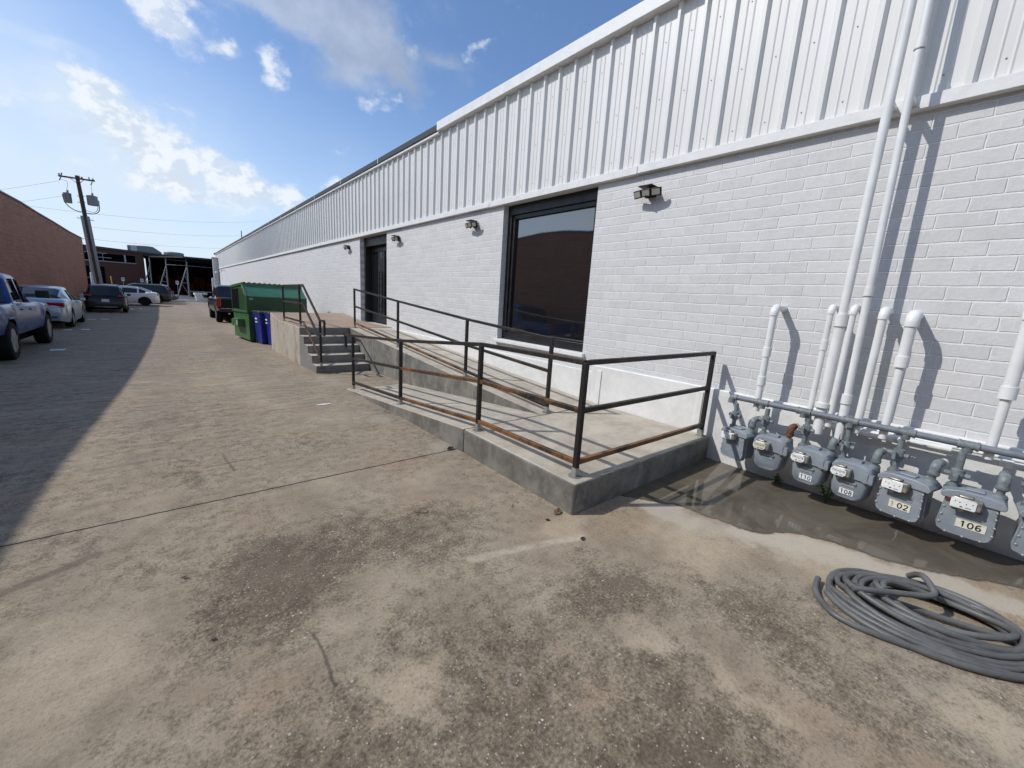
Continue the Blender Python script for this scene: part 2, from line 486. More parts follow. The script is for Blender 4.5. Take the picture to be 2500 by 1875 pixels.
def metal_panel():
    m, t, b = mat('white_metal_panel')
    P = t.new('ShaderNodeTexCoord').outputs['Object']
    n = t.noise(P, 1.2, 5, .55); n2 = t.noise(P, 70, 4, .6)
    t.put(b.inputs['Base Color'], t.mix(t.ss(n, .3, .7), (.655, .655, .635), (.695, .695, .675)))
    b.inputs['Roughness'].default_value = .45
    t.put(b.inputs['Normal'], t.bump(n2, .12, .004))
    return m


M['panel'] = metal_panel()


def rusty_steel(nm, lo, hi, rust):
    m, t, b = mat(nm)
    P = t.new('ShaderNodeTexCoord').outputs['Object']
    n = t.noise(P, 2.3, 6, .7); n2 = t.noise(P, 45, 5, .65)
    f = t.ss(t.math('ADD', n, t.math('MULTIPLY', t.math('SUBTRACT', n2, .5), .5)), lo, hi)
    t.put(b.inputs['Base Color'], t.mix(f, (.026, .023, .022), rust))
    t.put(b.inputs['Roughness'], t.ss(n2, .3, .7, .42, .7))
    t.put(b.inputs['Metallic'], t.math('MULTIPLY_ADD', f, -.35, .4))
    t.put(b.inputs['Normal'], t.bump(n2, .15, .003))
    return m


M['post_steel'] = rusty_steel('dark_mill_steel', .60, .85, (.085, .045, .026))
M['rail'] = rusty_steel('mill_steel', .50, .78, (.105, .055, .028))
M['rail_rust'] = rusty_steel('rusty_mill_steel', .34, .62, (.19, .082, .024))


def meter_paint():
    m, t, b = mat('meter_grey_paint')
    P = t.new('ShaderNodeTexCoord').outputs['Object']
    n = t.noise(P, 9, 6, .65); n2 = t.noise(P, 60, 4, .6)
    c = t.mix(t.ss(n, .3, .7), (.19, .22, .25), (.27, .30, .33))
    c = t.mix(t.ss(n2, .62, .8, 0, .35), c, (.10, .11, .12))
    t.put(b.inputs['Base Color'], c); b.inputs['Roughness'].default_value = .42
    t.put(b.inputs['Normal'], t.bump(n2, .2, .003))
    return m


M['meter'] = meter_paint()
M['gas_pipe'] = simple('gas_pipe_grey', (.145, .16, .185), .5, var=.16, scale=14, bumpk=.2)
M['gas_fit'] = simple('gas_fitting_grey', (.155, .18, .185), .5, var=.28, scale=22, bumpk=.3)


def dumpster_green():
    m, t, b = mat('dumpster_green')
    P = t.new('ShaderNodeTexCoord').outputs['Object']
    n = t.noise(P, 3, 8, .65); n2 = t.noise(P, 40, 4, .6)
    c = t.mix(t.ss(n, .3, .7), (.032, .108, .032), (.047, .140, .046))
    c = t.mix(t.ss(n2, .64, .8, 0, .6), c, (.03, .05, .025))
    t.put(b.inputs['Base Color'], c); b.inputs['Roughness'].default_value = .42
    return m


M['green'] = dumpster_green()
M['green_shade_and_door'] = simple('dumpster_shade_and_door_green', (.014, .060, .020), .42, var=.15, scale=3)  # near face's shade painted as a darker green; sliding door shares it
M['green_skylit'] = simple('dumpster_skylit_green', (.042, .150, .095), .42, var=.12, scale=3)  # sky brightness on the slanted upper face painted into its green


def ground_mat():
    m, t, b = mat('worn_concrete')
    P = t.new('ShaderNodeTexCoord').outputs['Object']
    x, y, z = t.xyz(P)
    wv = t.vmath('SUBTRACT', t.noise(P, 2.2, 6, .65, 0, True), (.5, .5, .5))
    wx_, wy_, wz_ = t.xyz(wv)
    Pw = t.vmath('ADD', P, t.vmath('MULTIPLY', wv, (.85, .85, 0)))
    Ps = t.vmath('ADD', P, t.vmath('MULTIPLY', wv, (.10, .10, 0)))

    def spot(cx, cy, rx, ry):
        v = t.vmath('MULTIPLY', t.vmath('SUBTRACT', Pw, (cx, cy, 0)), (1 / rx, 1 / ry, 0))
        return t.ss(t.vmath('LENGTH', v), 1.25, .25)

    def seg(ax, ay, bx, by, w, src=None):
        dx_, dy_ = bx - ax, by - ay; L2 = dx_ * dx_ + dy_ * dy_
        v = t.vmath('SUBTRACT', src or Ps, (ax, ay, 0))
        tt = t.math('DIVIDE', t.vmath('DOT_PRODUCT', v, (dx_, dy_, 0)), L2, None, True)
        e = t.vmath('SUBTRACT', v, t.vmath('MULTIPLY', t.comb(tt, tt, tt), (dx_, dy_, 0)))
        return t.ss(t.vmath('LENGTH', t.vmath('MULTIPLY', e, (1, 1, 0))), w, w * .25)

    def tot(lst):
        o = None
        for k, s in lst:
            v = t.math('MULTIPLY', s, k); o = v if o is None else t.math('ADD', o, v)
        return o

    def cen(n, k): return t.math('MULTIPLY', t.math('SUBTRACT', n, .5), k)

    n1 = t.noise(P, .62, 9, .64, .6); n2 = t.noise(P, 2.4, 9, .66); n3 = t.noise(P, 11, 7, .68)
    g = t.noise(P, 62, 5, .7); g2 = t.noise(P, 190, 3, .65)
    pk = t.noise(P, .9, 6, .6)
    base = t.mix(t.ss(n2, .30, .70), (.250, .202, .142), (.375, .312, .225))
    base = t.mix(t.ss(pk, .45, .72, 0, .65), base, (.345, .252, .166))
    base = t.mix(t.ss(n1, .50, .68, 0, .45), base, (.320, .285, .225))
    dark = tot([(.95, spot(.28, 2.26, .46, .55)), (.45, spot(-.02, 4.0, .18, .75)), (.8, spot(.78, 2.5, .55, .45)), (.75, spot(1.37, 2.3, .45, .42)), (.95, spot(.96, 1.08, .42, .42)),
                (1.1, spot(1.42, .46, .46, .44)), (.85, spot(.3, 1.2, .42, .34)), (.80, spot(1.75, 1.12, .42, .30)), (.80, spot(2.30, .52, .34, .42)), (.55, spot(2.05, .0, .22, .24)),
                (.30, spot(.4, 5.6, .4, .9)), (.35, spot(-.1, 6.2, .3, 1.0)), (.3, spot(1.2, 4.6, .4, .7)), (.6, spot(.7, .3, .7, .45)), (.4, spot(1.0, 1.6, .4, .3))])
    light = tot([(.8, spot(-.45, 2.2, .40, .50)), (.75, spot(.66, 1.36, .22, .20)), (.8, spot(1.70, .78, .13, .22)), (.75, spot(1.77, .35, .10, .30)), (.9, spot(2.50, -.28, .26, .28)),
                 (.8, spot(2.1, 1.75, .40, .22)), (.6, spot(.5, 1.80, .16, .16)), (.6, spot(-.25, 3.55, .22, .42)), (.5, spot(.8, 1.9, .22, .2)), (.8, spot(2.7, 1.15, .35, .45)), (.5, spot(.9, 3.4, .5, .3)),
                 (.9, spot(3.3, .6, .4, .75)), (.5, spot(1.5, 5.4, .5, .8)), (.45, spot(1.0, 9, .7, 2.5)), (.5, spot(1.6, 3.0, .4, .3))])
    fld = t.math('ADD', t.math('ADD', cen(n1, 1.6), cen(n2, 2.1)), t.math('SUBTRACT', t.math('MULTIPLY', dark, .66), t.math('MULTIPLY', light, .62)))
    wear = t.ss(fld, -.15, .65)
    stain = t.ss(t.math('ADD', t.math('ADD', fld, cen(n3, 2.1)), cen(g, 1.9)), -.16, .90)
    base = t.mix(t.math('MULTIPLY', t.ss(t.math('ADD', light, cen(n3, 1.0)), .2, .95), .60), base, (.480, .395, .280))
    # grit through the whole slab
    base = t.mix(t.ss(n3, .40, .66, 0, .50), base, t.mix(.5, base, (.10, .082, .064)))
    base = t.mix(t.ss(g, .46, .70, 0, .55), base, t.mix(.6, base, (.08, .066, .050)))
    base = t.mix(t.ss(g, .46, .26, 0, .30), base, (.50, .44, .35))
    dk = t.mix(t.ss(n2, .35, .65), (.092, .071, .047), (.155, .124, .086))
    dk = t.mix(t.ss(g, .42, .68, 0, .6), dk, (.040, .031, .023))
    dk = t.mix(t.ss(g, .46, .28, 0, .55), dk, (.25, .215, .17))
    col = t.mix(t.math('MULTIPLY', stain, .84), base, dk)
    # pale dried rim along the water's edge
    rim = tot([(1, spot(3.0, 1.42, .26, .36)), (1, spot(3.22, .85, .26, .40)), (1, spot(3.46, .36, .22, .40)), (1, spot(3.63, -.10, .22, .40)), (1, spot(3.78, -.5, .22, .42)), (.6, spot(2.12, 3.65, .22, .35)), (.5, spot(2.02, 5.0, .22, .7)), (.5, spot(2.2, 8.2, .3, .8))])
    col = t.mix(t.math('MULTIPLY', t.ss(t.math('ADD', rim, cen(n3, .6)), .2, .95), .66), col, (.46, .415, .34))
    # scrapes, skids and a cross mark
    col = t.mix(t.math('MULTIPLY', seg(1.325, 1.843, 2.111, 1.607, .05), t.ss(n3, .35, .6, .05, .7)), col, (.50, .43, .34))
    col = t.mix(t.math('MULTIPLY', seg(.388, 1.78, .40, 1.47, .012), .6), col, (.05, .042, .036))
    col = t.mix(t.math('MULTIPLY', seg(-1.1, 2.8, -.45, 3.12, .05), .5), col, (.07, .058, .048))
    col = t.mix(t.math('MULTIPLY', seg(.13, 4.25, .60, 4.29, .014), .6), col, (.09, .045, .035))
    col = t.mix(t.math('MULTIPLY', seg(.31, 4.05, .27, 4.55, .016), .5), col, (.06, .05, .043))
    # chips of stone
    vo = t.vor(P, 88); vo2 = t.vor(P, 40)
    vc = t.xyz(vo.outputs['Color']); cr2 = t.xyz(vo2.outputs['Color'])[1]
    chipw = t.math('MULTIPLY_ADD', wear, .75, .2)
    chip = t.math('MULTIPLY', t.math('MULTIPLY', t.math('GREATER_THAN', vc[0], .89), t.ss(vo.outputs['Distance'], .40, .18)), chipw)
    chip2 = t.math('MULTIPLY', t.math('MULTIPLY', t.math('GREATER_THAN', cr2, .965), t.ss(vo2.outputs['Distance'], .28, .14)), chipw)
    col = t.mix(t.math('MULTIPLY', chip, .85), col, (.54, .48, .40))
    col = t.mix(t.math('MULTIPLY', chip2, .9), col, (.66, .62, .55))
    pit = t.math('MULTIPLY', t.math('GREATER_THAN', vc[1], .86), t.ss(vo.outputs['Distance'], .45, .2))
    col = t.mix(t.math('MULTIPLY', pit, t.math('MULTIPLY_ADD', wear, .45, .16)), col, (.04, .034, .028))
    col = t.mix(t.ss(g2, .52, .8, 0, .35), col, (.085, .07, .055))
    # long dragged scuffs across the lane
    sc = t.noise(t.vmath('MULTIPLY', P, (1.0, 4.5, 1)), 1.5, 7, .64)
    col = t.mix(t.math('MULTIPLY', t.ss(sc, .50, .72), t.ss(y, 2.4, 6, 0, .60)), col, (.135, .112, .088))
    col = t.mix(t.math('MULTIPLY', t.ss(sc, .46, .30), t.ss(y, 3, 7, 0, .45)), col, (.46, .395, .31))
    # wheel paths darker down the lane
    xt = t.math('ADD', x, cen(n1, .8))
    tr = t.math('ADD', t.ss(t.math('ABSOLUTE', t.math('SUBTRACT', xt, -.2)), .5, .1), t.ss(t.math('ABSOLUTE', t.math('SUBTRACT', xt, 1.35)), .5, .1))
    col = t.mix(t.math('MULTIPLY', tr, t.ss(y, 4, 9, 0, .22)), col, (.17, .142, .112))
    # pale dried rings
    rr = None
    for cx, cy, r0 in ((.942, 1.147, .035), (1.018, 1.042, .042), (1.214, 1.037, .03), (1.95, .25, .04), (1.5, .95, .03), (.62, .8, .03), (2.12, .42, .035), (1.2, .35, .04)):
        dd = t.vmath('LENGTH', t.vmath('MULTIPLY', t.vmath('SUBTRACT', Ps, (cx + .0, cy, 0)), (1, 1, 0)))
        q = t.ss(t.math('ABSOLUTE', t.math('SUBTRACT', dd, r0)), .016, .004)
        rr = q if rr is None else t.math('MAXIMUM', rr, q)
    col = t.mix(t.math('MULTIPLY', rr, t.ss(n3, .4, .65, .0, .42)), col, (.46, .41, .33))
    # saw-cut joints
    wob = t.math('MULTIPLY', t.math('SUBTRACT', t.noise(t.comb(x, 0, 0), 9, 5, .7), .5), .030)
    yj = t.math('ADD', y, wob)
    jd = t.math('ABSOLUTE', t.math('SUBTRACT', yj, 3.515))
    jm = t.math('MULTIPLY', t.ss(jd, .0095, .004), t.math('LESS_THAN', x, 2.27))
    for yy in (13.6, 23.7, 33.8, 43.9):
        jm = t.math('ADD', jm, t.math('MULTIPLY', t.ss(t.math('ABSOLUTE', t.math('SUBTRACT', yj, yy)), .02, .008), .45))
    edge = t.math('MULTIPLY', t.ss(jd, .06, .0), t.math('MULTIPLY', t.math('LESS_THAN', x, 2.27), t.ss(n3, .4, .7, 0, .4)))
    col = t.mix(edge, col, (.11, .093, .075))
    col = t.mix(t.math('MINIMUM', jm, 1), col, (.018, .015, .013))
    t.put(b.inputs['Base Color'], col)
    t.put(b.inputs['Roughness'], t.ss(n3, .3, .7, .8, .95))
    b.inputs['Specular IOR Level'].default_value = .25
    hgt = t.math('ADD', t.math('MULTIPLY', g, t.math('MULTIPLY_ADD', wear, 1.4, .6)), t.math('MULTIPLY', g2, .4))
    hgt = t.math('SUBTRACT', hgt, t.math('MULTIPLY', jm, 3))
    hgt = t.math('ADD', hgt, t.math('MULTIPLY', n3, 1.2))
    t.put(b.inputs['Normal'], t.bump(hgt, .6, .006))
    return m


M['ground'] = ground_mat()


def water_mat():
    m, t, b = mat('muddy_water')
    P = t.new('ShaderNodeTexCoord').outputs['Object']
    n = t.noise(P, 2.2, 8, .65, .8); n2 = t.noise(P, 9, 6, .65)
    c = t.mix(t.ss(n, .35, .68), (.088, .075, .055), (.140, .121, .092))
    c = t.mix(t.ss(n2, .58, .75, 0, .6), c, (.065, .048, .033))
    t.put(b.inputs['Base Color'], c)
    b.inputs['Roughness'].default_value = .035
    b.inputs['IOR'].default_value = 1.36
    t.put(b.inputs['Normal'], t.bump(t.noise(P, 5, 2), .01, .05))
    wet = t.new('ShaderNodeAttribute', attribute_name='wet').outputs['Fac']
    e = t.math('ADD', wet, t.math('MULTIPLY', t.math('SUBTRACT', t.noise(P, 16, 6, .65), .5), .9))
    t.put(b.inputs['Alpha'], t.ss(e, .22, .62))
    t.put(b.inputs['Roughness'], t.ss(e, .4, .95, .55, .035))
    return m


M['water'] = water_mat()

# ------------------------------------------------------------------ ground
g = MB()
ys = [-40, -15, -6, 0, 2, 3.5] + [4 + .5 * i for i in range(1, 30)] + [19 + 1.5 * i for i in range(1, 29)] + [62, 80, 120, 200, 400, 900]
xs = [-500, -120, -40, -12, -6, 0, 6, 12, 40, 120, 500]
vs = [(x, y, gnd(y)) for y in ys for x in xs]
nx = len(xs)
g.add(vs, [(j * nx + i, j * nx + i + 1, (j + 1) * nx + i + 1, (j + 1) * nx + i) for j in range(len(ys) - 1) for i in range(nx - 1)])
struct(g.build('pavement', M['ground'], smooth=True))

# asphalt apron beyond the lane's end
g = MB()
ya = [57.2, 60, 62, 75, 100, 160]
g.add([(x, y, gnd(y) + .006) for y in ya for x in (-60, 60)], [(2 * j, 2 * j + 1, 2 * j + 3, 2 * j + 2) for j in range(len(ya) - 1)])
struct(g.build('road', M['asphalt']))

# parking bay dashes
g = MB()
for (cx, cy, l, w, a) in [(-2.23, 14.78, .26, .30, 0), (-2.83, 20.9, .22, .30, 0), (-2.42, 21.1, .22, .30, 0), (-3.2, 31.8, .3, .30, 0), (-2.8, 32.0, .3, .30, 0), (-2.4, 32.2, .3, .30, 0),
                          (-2.0, 37.5, .12, .9, 0), (-1.58, 38.4, .12, .9, 0), (-2.82, 26.75, .28, .30, 0), (-2.4, 26.9, .28, .30, 0), (-1.5, 63, 2.2, .5, 0), (.8, 63.5, 1.8, .4, 0), (2.0, 64, 1.4, .4, 0)]:
    zz = gnd(cy) + .012
    g.face([(cx - l / 2, cy - w / 2, zz), (cx + l / 2, cy - w / 2, zz), (cx + l / 2, cy + w / 2, zz), (cx - l / 2, cy + w / 2, zz)])
struct(g.build('road_marking', M['stripe']))

# puddle along the wall
edge = [(4.56, 1.84), (2.90, 1.84), (2.95, 1.76), (3.02, 1.66), (3.08, 1.56), (3.16, 1.47), (3.20, 1.36), (3.19, 1.24), (3.215, 1.15), (3.245, 1.06), (3.235, .97), (3.26, .90), (3.32, .83), (3.42, .79),
        (3.50, .73), (3.57, .64), (3.61, .55), (3.64, .46), (3.66, .33), (3.68, .2), (3.75, .04), (3.85, -.12), (3.96, -.27), (4.06, -.43), (4.10, -.7), (4.2, -1.1), (4.35, -1.5), (4.56, -1.7)]
fine = []
for i in range(len(edge)):
    a, b_ = edge[i], edge[(i + 1) % len(edge)]
    fine.append(a)
    if 0 < i < len(edge) - 1:
        fine.append(((a[0] + b_[0]) / 2 + random.uniform(-.012, .012), (a[1] + b_[1]) / 2 + random.uniform(-.01, .01)))
outer = fine[1:-1]
ring = []
for i, p_ in enumerate(outer):
    a, b_ = Vector(outer[max(0, i - 1)]), Vector(outer[min(len(outer) - 1, i + 1)])
    t_ = (b_ - a).normalized(); nn = Vector((t_.y, -t_.x))
    if nn.x > 0: nn = -nn
    ring.append((Vector(p_) + nn * .045, Vector(p_) - nn * .05))
vs = [(q.x, q.y, .004) for q, _ in ring] + [(q.x, q.y, .005) for _, q in ring]
n = len(ring)
vs += [(4.56, ring[-1][1].y, .005), (4.56, ring[0][1].y, .005)]
me = bpy.data.meshes.new('water')
me.from_pydata(vs, [], [(i, i + 1, n + i + 1, n + i) for i in range(n - 1)] + [tuple(range(n, 2 * n + 2))])
at_ = me.attributes.new('wet', 'FLOAT', 'POINT')
at_.data.foreach_set('value', [0.0] * n + [1.0] * (n + 2))
me.materials.append(M['water'])
bm_ = bmesh.new(); bm_.from_mesh(me); bmesh.ops.recalc_face_normals(bm_, faces=bm_.faces)
if sum(f.normal.z * f.calc_area() for f in bm_.faces) < 0: bmesh.ops.reverse_faces(bm_, faces=bm_.faces)
bm_.to_mesh(me); bm_.free()
wob_ = bpy.data.objects.new('water', me); COL.objects.link(wob_); struct(wob_)

# ------------------------------------------------------------------ white building
bw = thing('white_building', 'long white painted brick building with ribbed metal cladding above and dark glazed openings', 'building', (4.6, 0, 0))
Y0, Y1 = -9.0, 60.6
XW = 0.0                                      # local x of brick face (world 4.60)
WIN = (3.84, 5.90, .93); DOOR = (10.93, 12.95, .70)
TOPB = 3.24
g = MB()
ycut = [Y0, WIN[0], WIN[1], DOOR[0], DOOR[1], Y1]
zb = -1.0
for i in range(5):
    a, b_ = ycut[i], ycut[i + 1]
    top = TOPB
    if i == 1: top = WIN[2] - .06
    if i == 3: top = DOOR[2]
    g.face([(0, b_, zb), (0, a, zb), (0, a, top), (0, b_, top)])
for (a, b_, z0, dep) in ((WIN[0], WIN[1], WIN[2] - .06, .30), (DOOR[0], DOOR[1], DOOR[2], .50)):
    g.face([(0, a, z0), (dep, a, z0), (dep, a, TOPB), (0, a, TOPB)])
    g.face([(0, b_, z0), (0, b_, TOPB), (dep, b_, TOPB), (dep, b_, z0)])
    g.face([(0, a, z0), (0, b_, z0), (dep, b_, z0), (dep, a, z0)])
    g.face([(0, a, TOPB), (dep, a, TOPB), (dep, b_, TOPB), (0, b_, TOPB)])
# end walls and rear
g.face([(0, Y1, zb), (0, Y1, 4.9), (20, Y1, 4.9), (20, Y1, zb)])
g.face([(0, Y0, zb), (20, Y0, zb), (20, Y0, 4.9), (0, Y0, 4.9)])
g.face([(20, Y0, zb), (20, Y1, zb), (20, Y1, 4.9), (20, Y0, 4.9)])
g.build('brick_wall', M['brick_white'], bw)
# plinth (painted concrete footing)
g = MB()
for a, b_, top in ((Y0, 3.60, .80), (3.60, 10.9, .70), (13.0, Y1, .62)):
    g.box((-.05, a, -1.0), (-.001, b_, top))
g.build('plinth', M['plinth'], bw, bevel=.012)
for y in (3.45, 2.02, -.9):
    g = MB(); g.box((-.062, y - .035, .02), (-.0505, y + .035, .74)); g.build('plinth_patch', M['white_paint'], bw, bevel=.006)
# ledge band between brick and cladding, in lengths
g = MB()
y = Y0
for y in [Y0 + 3.05 * i for i in range(0, 23)]:
    dzz = random.uniform(-.004, .004)
    g.box((-.07, y + .003, 3.24 + dzz), (.05, min(y + 3.046, Y1), 3.335 + dzz))
g.build('ledge', M['white_paint'], bw, bevel=.004)
# cladding with trapezoid ribs
g = MB()
prof = []
y = 1.079 - .302 * 33
while y < Y1 - .31:
    h = .041 if y < 28 else max(.014, .041 - (y - 28) * .0017)
    prof += [(y - .036, 0), (y - .016, -h), (y + .016, -h), (y + .036, 0), (y + .105, 0), (y + .116, -.007), (y + .128, 0), (y + .175, 0), (y + .186, -.007), (y + .198, 0)]
    y += .302
XP = -.022
vs = [(XP + p[1], p[0], 3.30) for p in prof] + [(XP + p[1], p[0], 4.93) for p in prof]
n = len(prof)
g.add(vs, [(i, i + 1, n + i + 1, n + i) for i in range(n - 1)])
g.mi = 1
y = 1.079 - .302 * 20
while y < 30:
    for zz in (3.46, 4.02, 4.60):
        yy = y + .15
        g.lathe([(.006, 0), (.006, -.004), (.003, -.006)], (XP, yy, zz), 'x', 6)
    y += .302
g.build('metal_cladding', [M['panel'], M['steel_grey']], bw)
# roof edge: white coping near, thin trim with dark gutter farther on
g = MB()
g.box((-.14, Y0, 4.925), (.10, 8.09, 5.085))
g.box((-.10, 8.09, 4.885), (.02, Y1, 4.937))
g.build('coping', M['white_paint'], bw, bevel=.006)
g = MB(); g.box((-.12, 8.10, 4.9385), (.06, Y1 + .1, 5.06)); g.box((-.16, Y1 - .05, 4.90), (.04, Y1 + .15, 5.12))
g.build('gutter', M['gutter'], bw, bevel=.006)
y = 11.2
while y < Y1:
    g = MB(); g.box((-.125, y, 4.9385), (-.1205, y + .03, 5.064)); g.build('gutter_clip', M['white_paint'], bw); y += 3.05
g = MB(); g.face([(.1, Y0, 5.02), (.1, Y1, 5.02), (20, Y1, 5.4), (20, Y0, 5.4)]); g.build('roof', M['roof_membrane'], bw)
# window
wf = MB()
a, b_, z0 = WIN
xf = .105
wf.box((xf, a + .002, z0), (xf + .1, a + .09, 3.235)); wf.box((xf, b_ - .10, z0), (xf + .1, b_ - .002, 3.235))
wf.box((xf, a + .09, 3.08), (xf + .1, b_ - .10, 3.235)); wf.box((xf, a + .09, z0), (xf + .1, b_ - .10, z0 + .125))
wf.box((xf + .03, a + .09, z0 + .125), (xf + .1, a + .13, 3.08)); wf.box((xf + .03, b_ - .16, z0 + .125), (xf + .1, b_ - .10, 3.08))
wf.box((xf + .03, a + .13, 3.01), (xf + .1, b_ - .16, 3.08)); wf.box((xf + .03, a + .13, z0 + .125), (xf + .1, b_ - .16, z0 + .155))
wo_ = wf.build('window', M['black_metal'], bw, bevel=.004)
g = MB()
N = 14
ya_, yb_, za_, zc_ = a + .128, b_ - .158, z0 + .153, 3.012
vs = []
for j in range(N + 1):
    for i in range(N + 1):
        u, v = i / N, j / N
        bulge = -.006 * (1 - (2 * u - 1) ** 2) * (1 - (2 * v - 1) ** 2)
        vs.append((xf + .075 - bulge, ya_ + (yb_ - ya_) * u, za_ + (zc_ - za_) * v))
g.add(vs, [(j * (N + 1) + i, j * (N + 1) + i + 1, (j + 1) * (N + 1) + i + 1, (j + 1) * (N + 1) + i) for j in range(N) for i in range(N)])
g.build('pane', M['glass'], wo_, smooth=True)
g = MB(); g.box((-.06, a - .05, z0 - .06), (xf - .002, b_ + .03, z0 - .003)); g.build('sill', M['plinth'], wo_, bevel=.006)
# double door
a, b_, z0 = DOOR
z0 += .035
df = MB()
xd = .30
df.box((xd - .17, a + .002, z0), (xd + .1, a + .08, 3.235)); df.box((xd - .17, b_ - .11, z0), (xd + .1, b_ - .002, 3.235))
df.box((xd - .16, a + .08, 2.98), (xd + .1, b_ - .11, 3.235))
df.build('door_frame', M['black_metal'], bw, bevel=.004)
mid = (a + b_ - .03) / 2
for (p, q, hy) in ((a + .085, mid - .004, mid - .11), (mid + .004, b_ - .115, mid + .11)):
    g = MB()
    g.box((xd, p, z0 + .01), (xd + .05, p + .11, 2.97)); g.box((xd, q - .11, z0 + .01), (xd + .05, q, 2.97))
    g.box((xd, p + .11, 2.82), (xd + .05, q - .11, 2.97)); g.box((xd, p + .11, z0 + .01), (xd + .05, q - .11, z0 + .26))
    dd = g.build('door', M['black_metal'], bw, bevel=.003)
    g = MB(); g.face([(xd + .03, p + .108, z0 + .258), (xd + .03, p + .108, 2.822), (xd + .03, q - .108, 2.822), (xd + .03, q - .108, z0 + .258)]); g.build('pane', M['glass'], dd)
    g = MB(); g.tube([(xd - .06, hy, 1.05), (xd - .06, hy, 2.25)], .016, 10)
    for zz in (1.25, 2.05): g.tube([(xd - .06, hy, zz), (xd + .01, hy, zz)], .010, 8)
    g.build('handle', M['black_metal'], dd, smooth=True)
# rear buttress at the far end
g = MB(); g.box((-.52, 57.6, -1.0), (-.051, 58.5, 4.35)); g.box((-.60, 57.5, 4.35), (-.051, 58.6, 4.47))
g.build('buttress', M['light_grey_metal'], bw, bevel=.01)

# far lamps, antenna
def far_lamp(loc, label):
    t = thing('wall_lamp', label, 'lamp', loc, rad(-90), 'small wall lamps at the far end of the white building')
    g = MB(); g.tube([(0, 0, 0), (0, -.25, .10), (0, -.42, .08)], .02, 8); g.build('arm', M['light_grey_metal'], t)
    g = MB(); g.lathe([(.03, .08), (.10, .02), (.14, -.06), (.12, -.06), (.02, .0)], (0, -.45, 0.02), 'z', 12); g.build('lamp_shade', M['light_grey_metal'], t, smooth=True)
far_lamp((4.6, 50.4, 2.86), 'small grey gooseneck lamp nearer the dumpster, on the far white brick wall')
far_lamp((4.6, 55.3, 2.80), 'small grey gooseneck lamp on the white brick just before the end buttress')
g = MB(); g.tube([(0, 0, -.5), (0, 0, .68)], .03, 8); g.lathe([(.05, .1), (.05, .16)], (0, 0, 0), 'z', 8)
o = g.build('roof_mast', M['gutter'], smooth=True, loc=(4.72, 39.1, 5.06)); tag(o, 'short dark mast standing above the far roof edge of the white building', 'mast')

# ------------------------------------------------------------------ floodlights on the white wall
fl = thing('floodlight', 'solar floodlight right of the big window, largest of the row', 'floodlight', (4.6, 2.99, 2.985), rad(-90), 'solar floodlights along the white wall')
g = MB(); g.box((-.055, -.03, -.045), (.055, -.001, .055)); g.box((-.045, -.085, -.02), (.045, -.03, .02)); g.build('bracket', M['black_plastic'], fl, bevel=.006)
g = MB(); g.prism([(-.02, .055), (-.17, .060), (-.17, .072), (-.02, .068)], -.10, .08, 'x'); g.build('solar_panel', M['black_plastic'], fl, bevel=.003)
for (sx, rz) in ((-.122, -12), (0, 0), (.122, 12)):
    R = Matrix.Translation((sx, -.135 + abs(sx) * .12, -.012)) @ Matrix.Rotation(rad(rz), 4, 'Z') @ Matrix.Rotation(rad(20), 4, 'X')
    g = MB(); g.box((-.060, -.012, -.045), (.060, .02, .045)); g.move(R); h_ = g.build('lamp_head', M['black_plastic'], fl, bevel=.006)
    g = MB(); g.box((-.047, -.0155, -.032), (.047, -.0125, .032)); g.move(R); g.build('lens', M['lamp_lens'], h_)
g = MB(); g.lathe([(.0, -.075), (.018, -.068), (.024, -.045), (.02, -.03)], (0, -.12, 0), 'z', 10); g.build('sensor', M['black_plastic'], fl, smooth=True)
for yy, lb in ((6.74, 'solar floodlight on the brick just left of the big window'), (10.16, 'solar floodlight on the brick just right of the black double door'), (13.9, 'solar floodlight left of the black double door, smallest of the row')):
    c = copy_tree(fl); c.location = (4.6, yy, 2.99); c['label'] = lb

# ------------------------------------------------------------------ ramp, dock and steps
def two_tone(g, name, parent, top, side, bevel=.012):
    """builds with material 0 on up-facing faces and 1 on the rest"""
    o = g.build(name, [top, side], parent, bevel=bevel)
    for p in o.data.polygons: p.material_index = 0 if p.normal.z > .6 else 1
    return o


rp = thing('concrete_ramp', 'grey concrete switchback ramp with a square landing, running up along the white wall', 'ramp', (0, 0, 0))
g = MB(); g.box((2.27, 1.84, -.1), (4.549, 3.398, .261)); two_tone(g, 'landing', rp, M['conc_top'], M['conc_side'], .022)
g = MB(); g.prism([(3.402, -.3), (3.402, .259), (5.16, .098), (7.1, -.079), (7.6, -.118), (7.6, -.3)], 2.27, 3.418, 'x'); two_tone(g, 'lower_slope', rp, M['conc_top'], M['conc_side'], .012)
g = MB(); g.prism([(3.402, -.3), (3.402, .259), (5.33, .375), (7.87, .553), (10.43, .72), (10.43, -.4)], 3.42, 4.549, 'x'); two_tone(g, 'upper_slope', rp, M['conc_top'], M['conc_side'], .012)

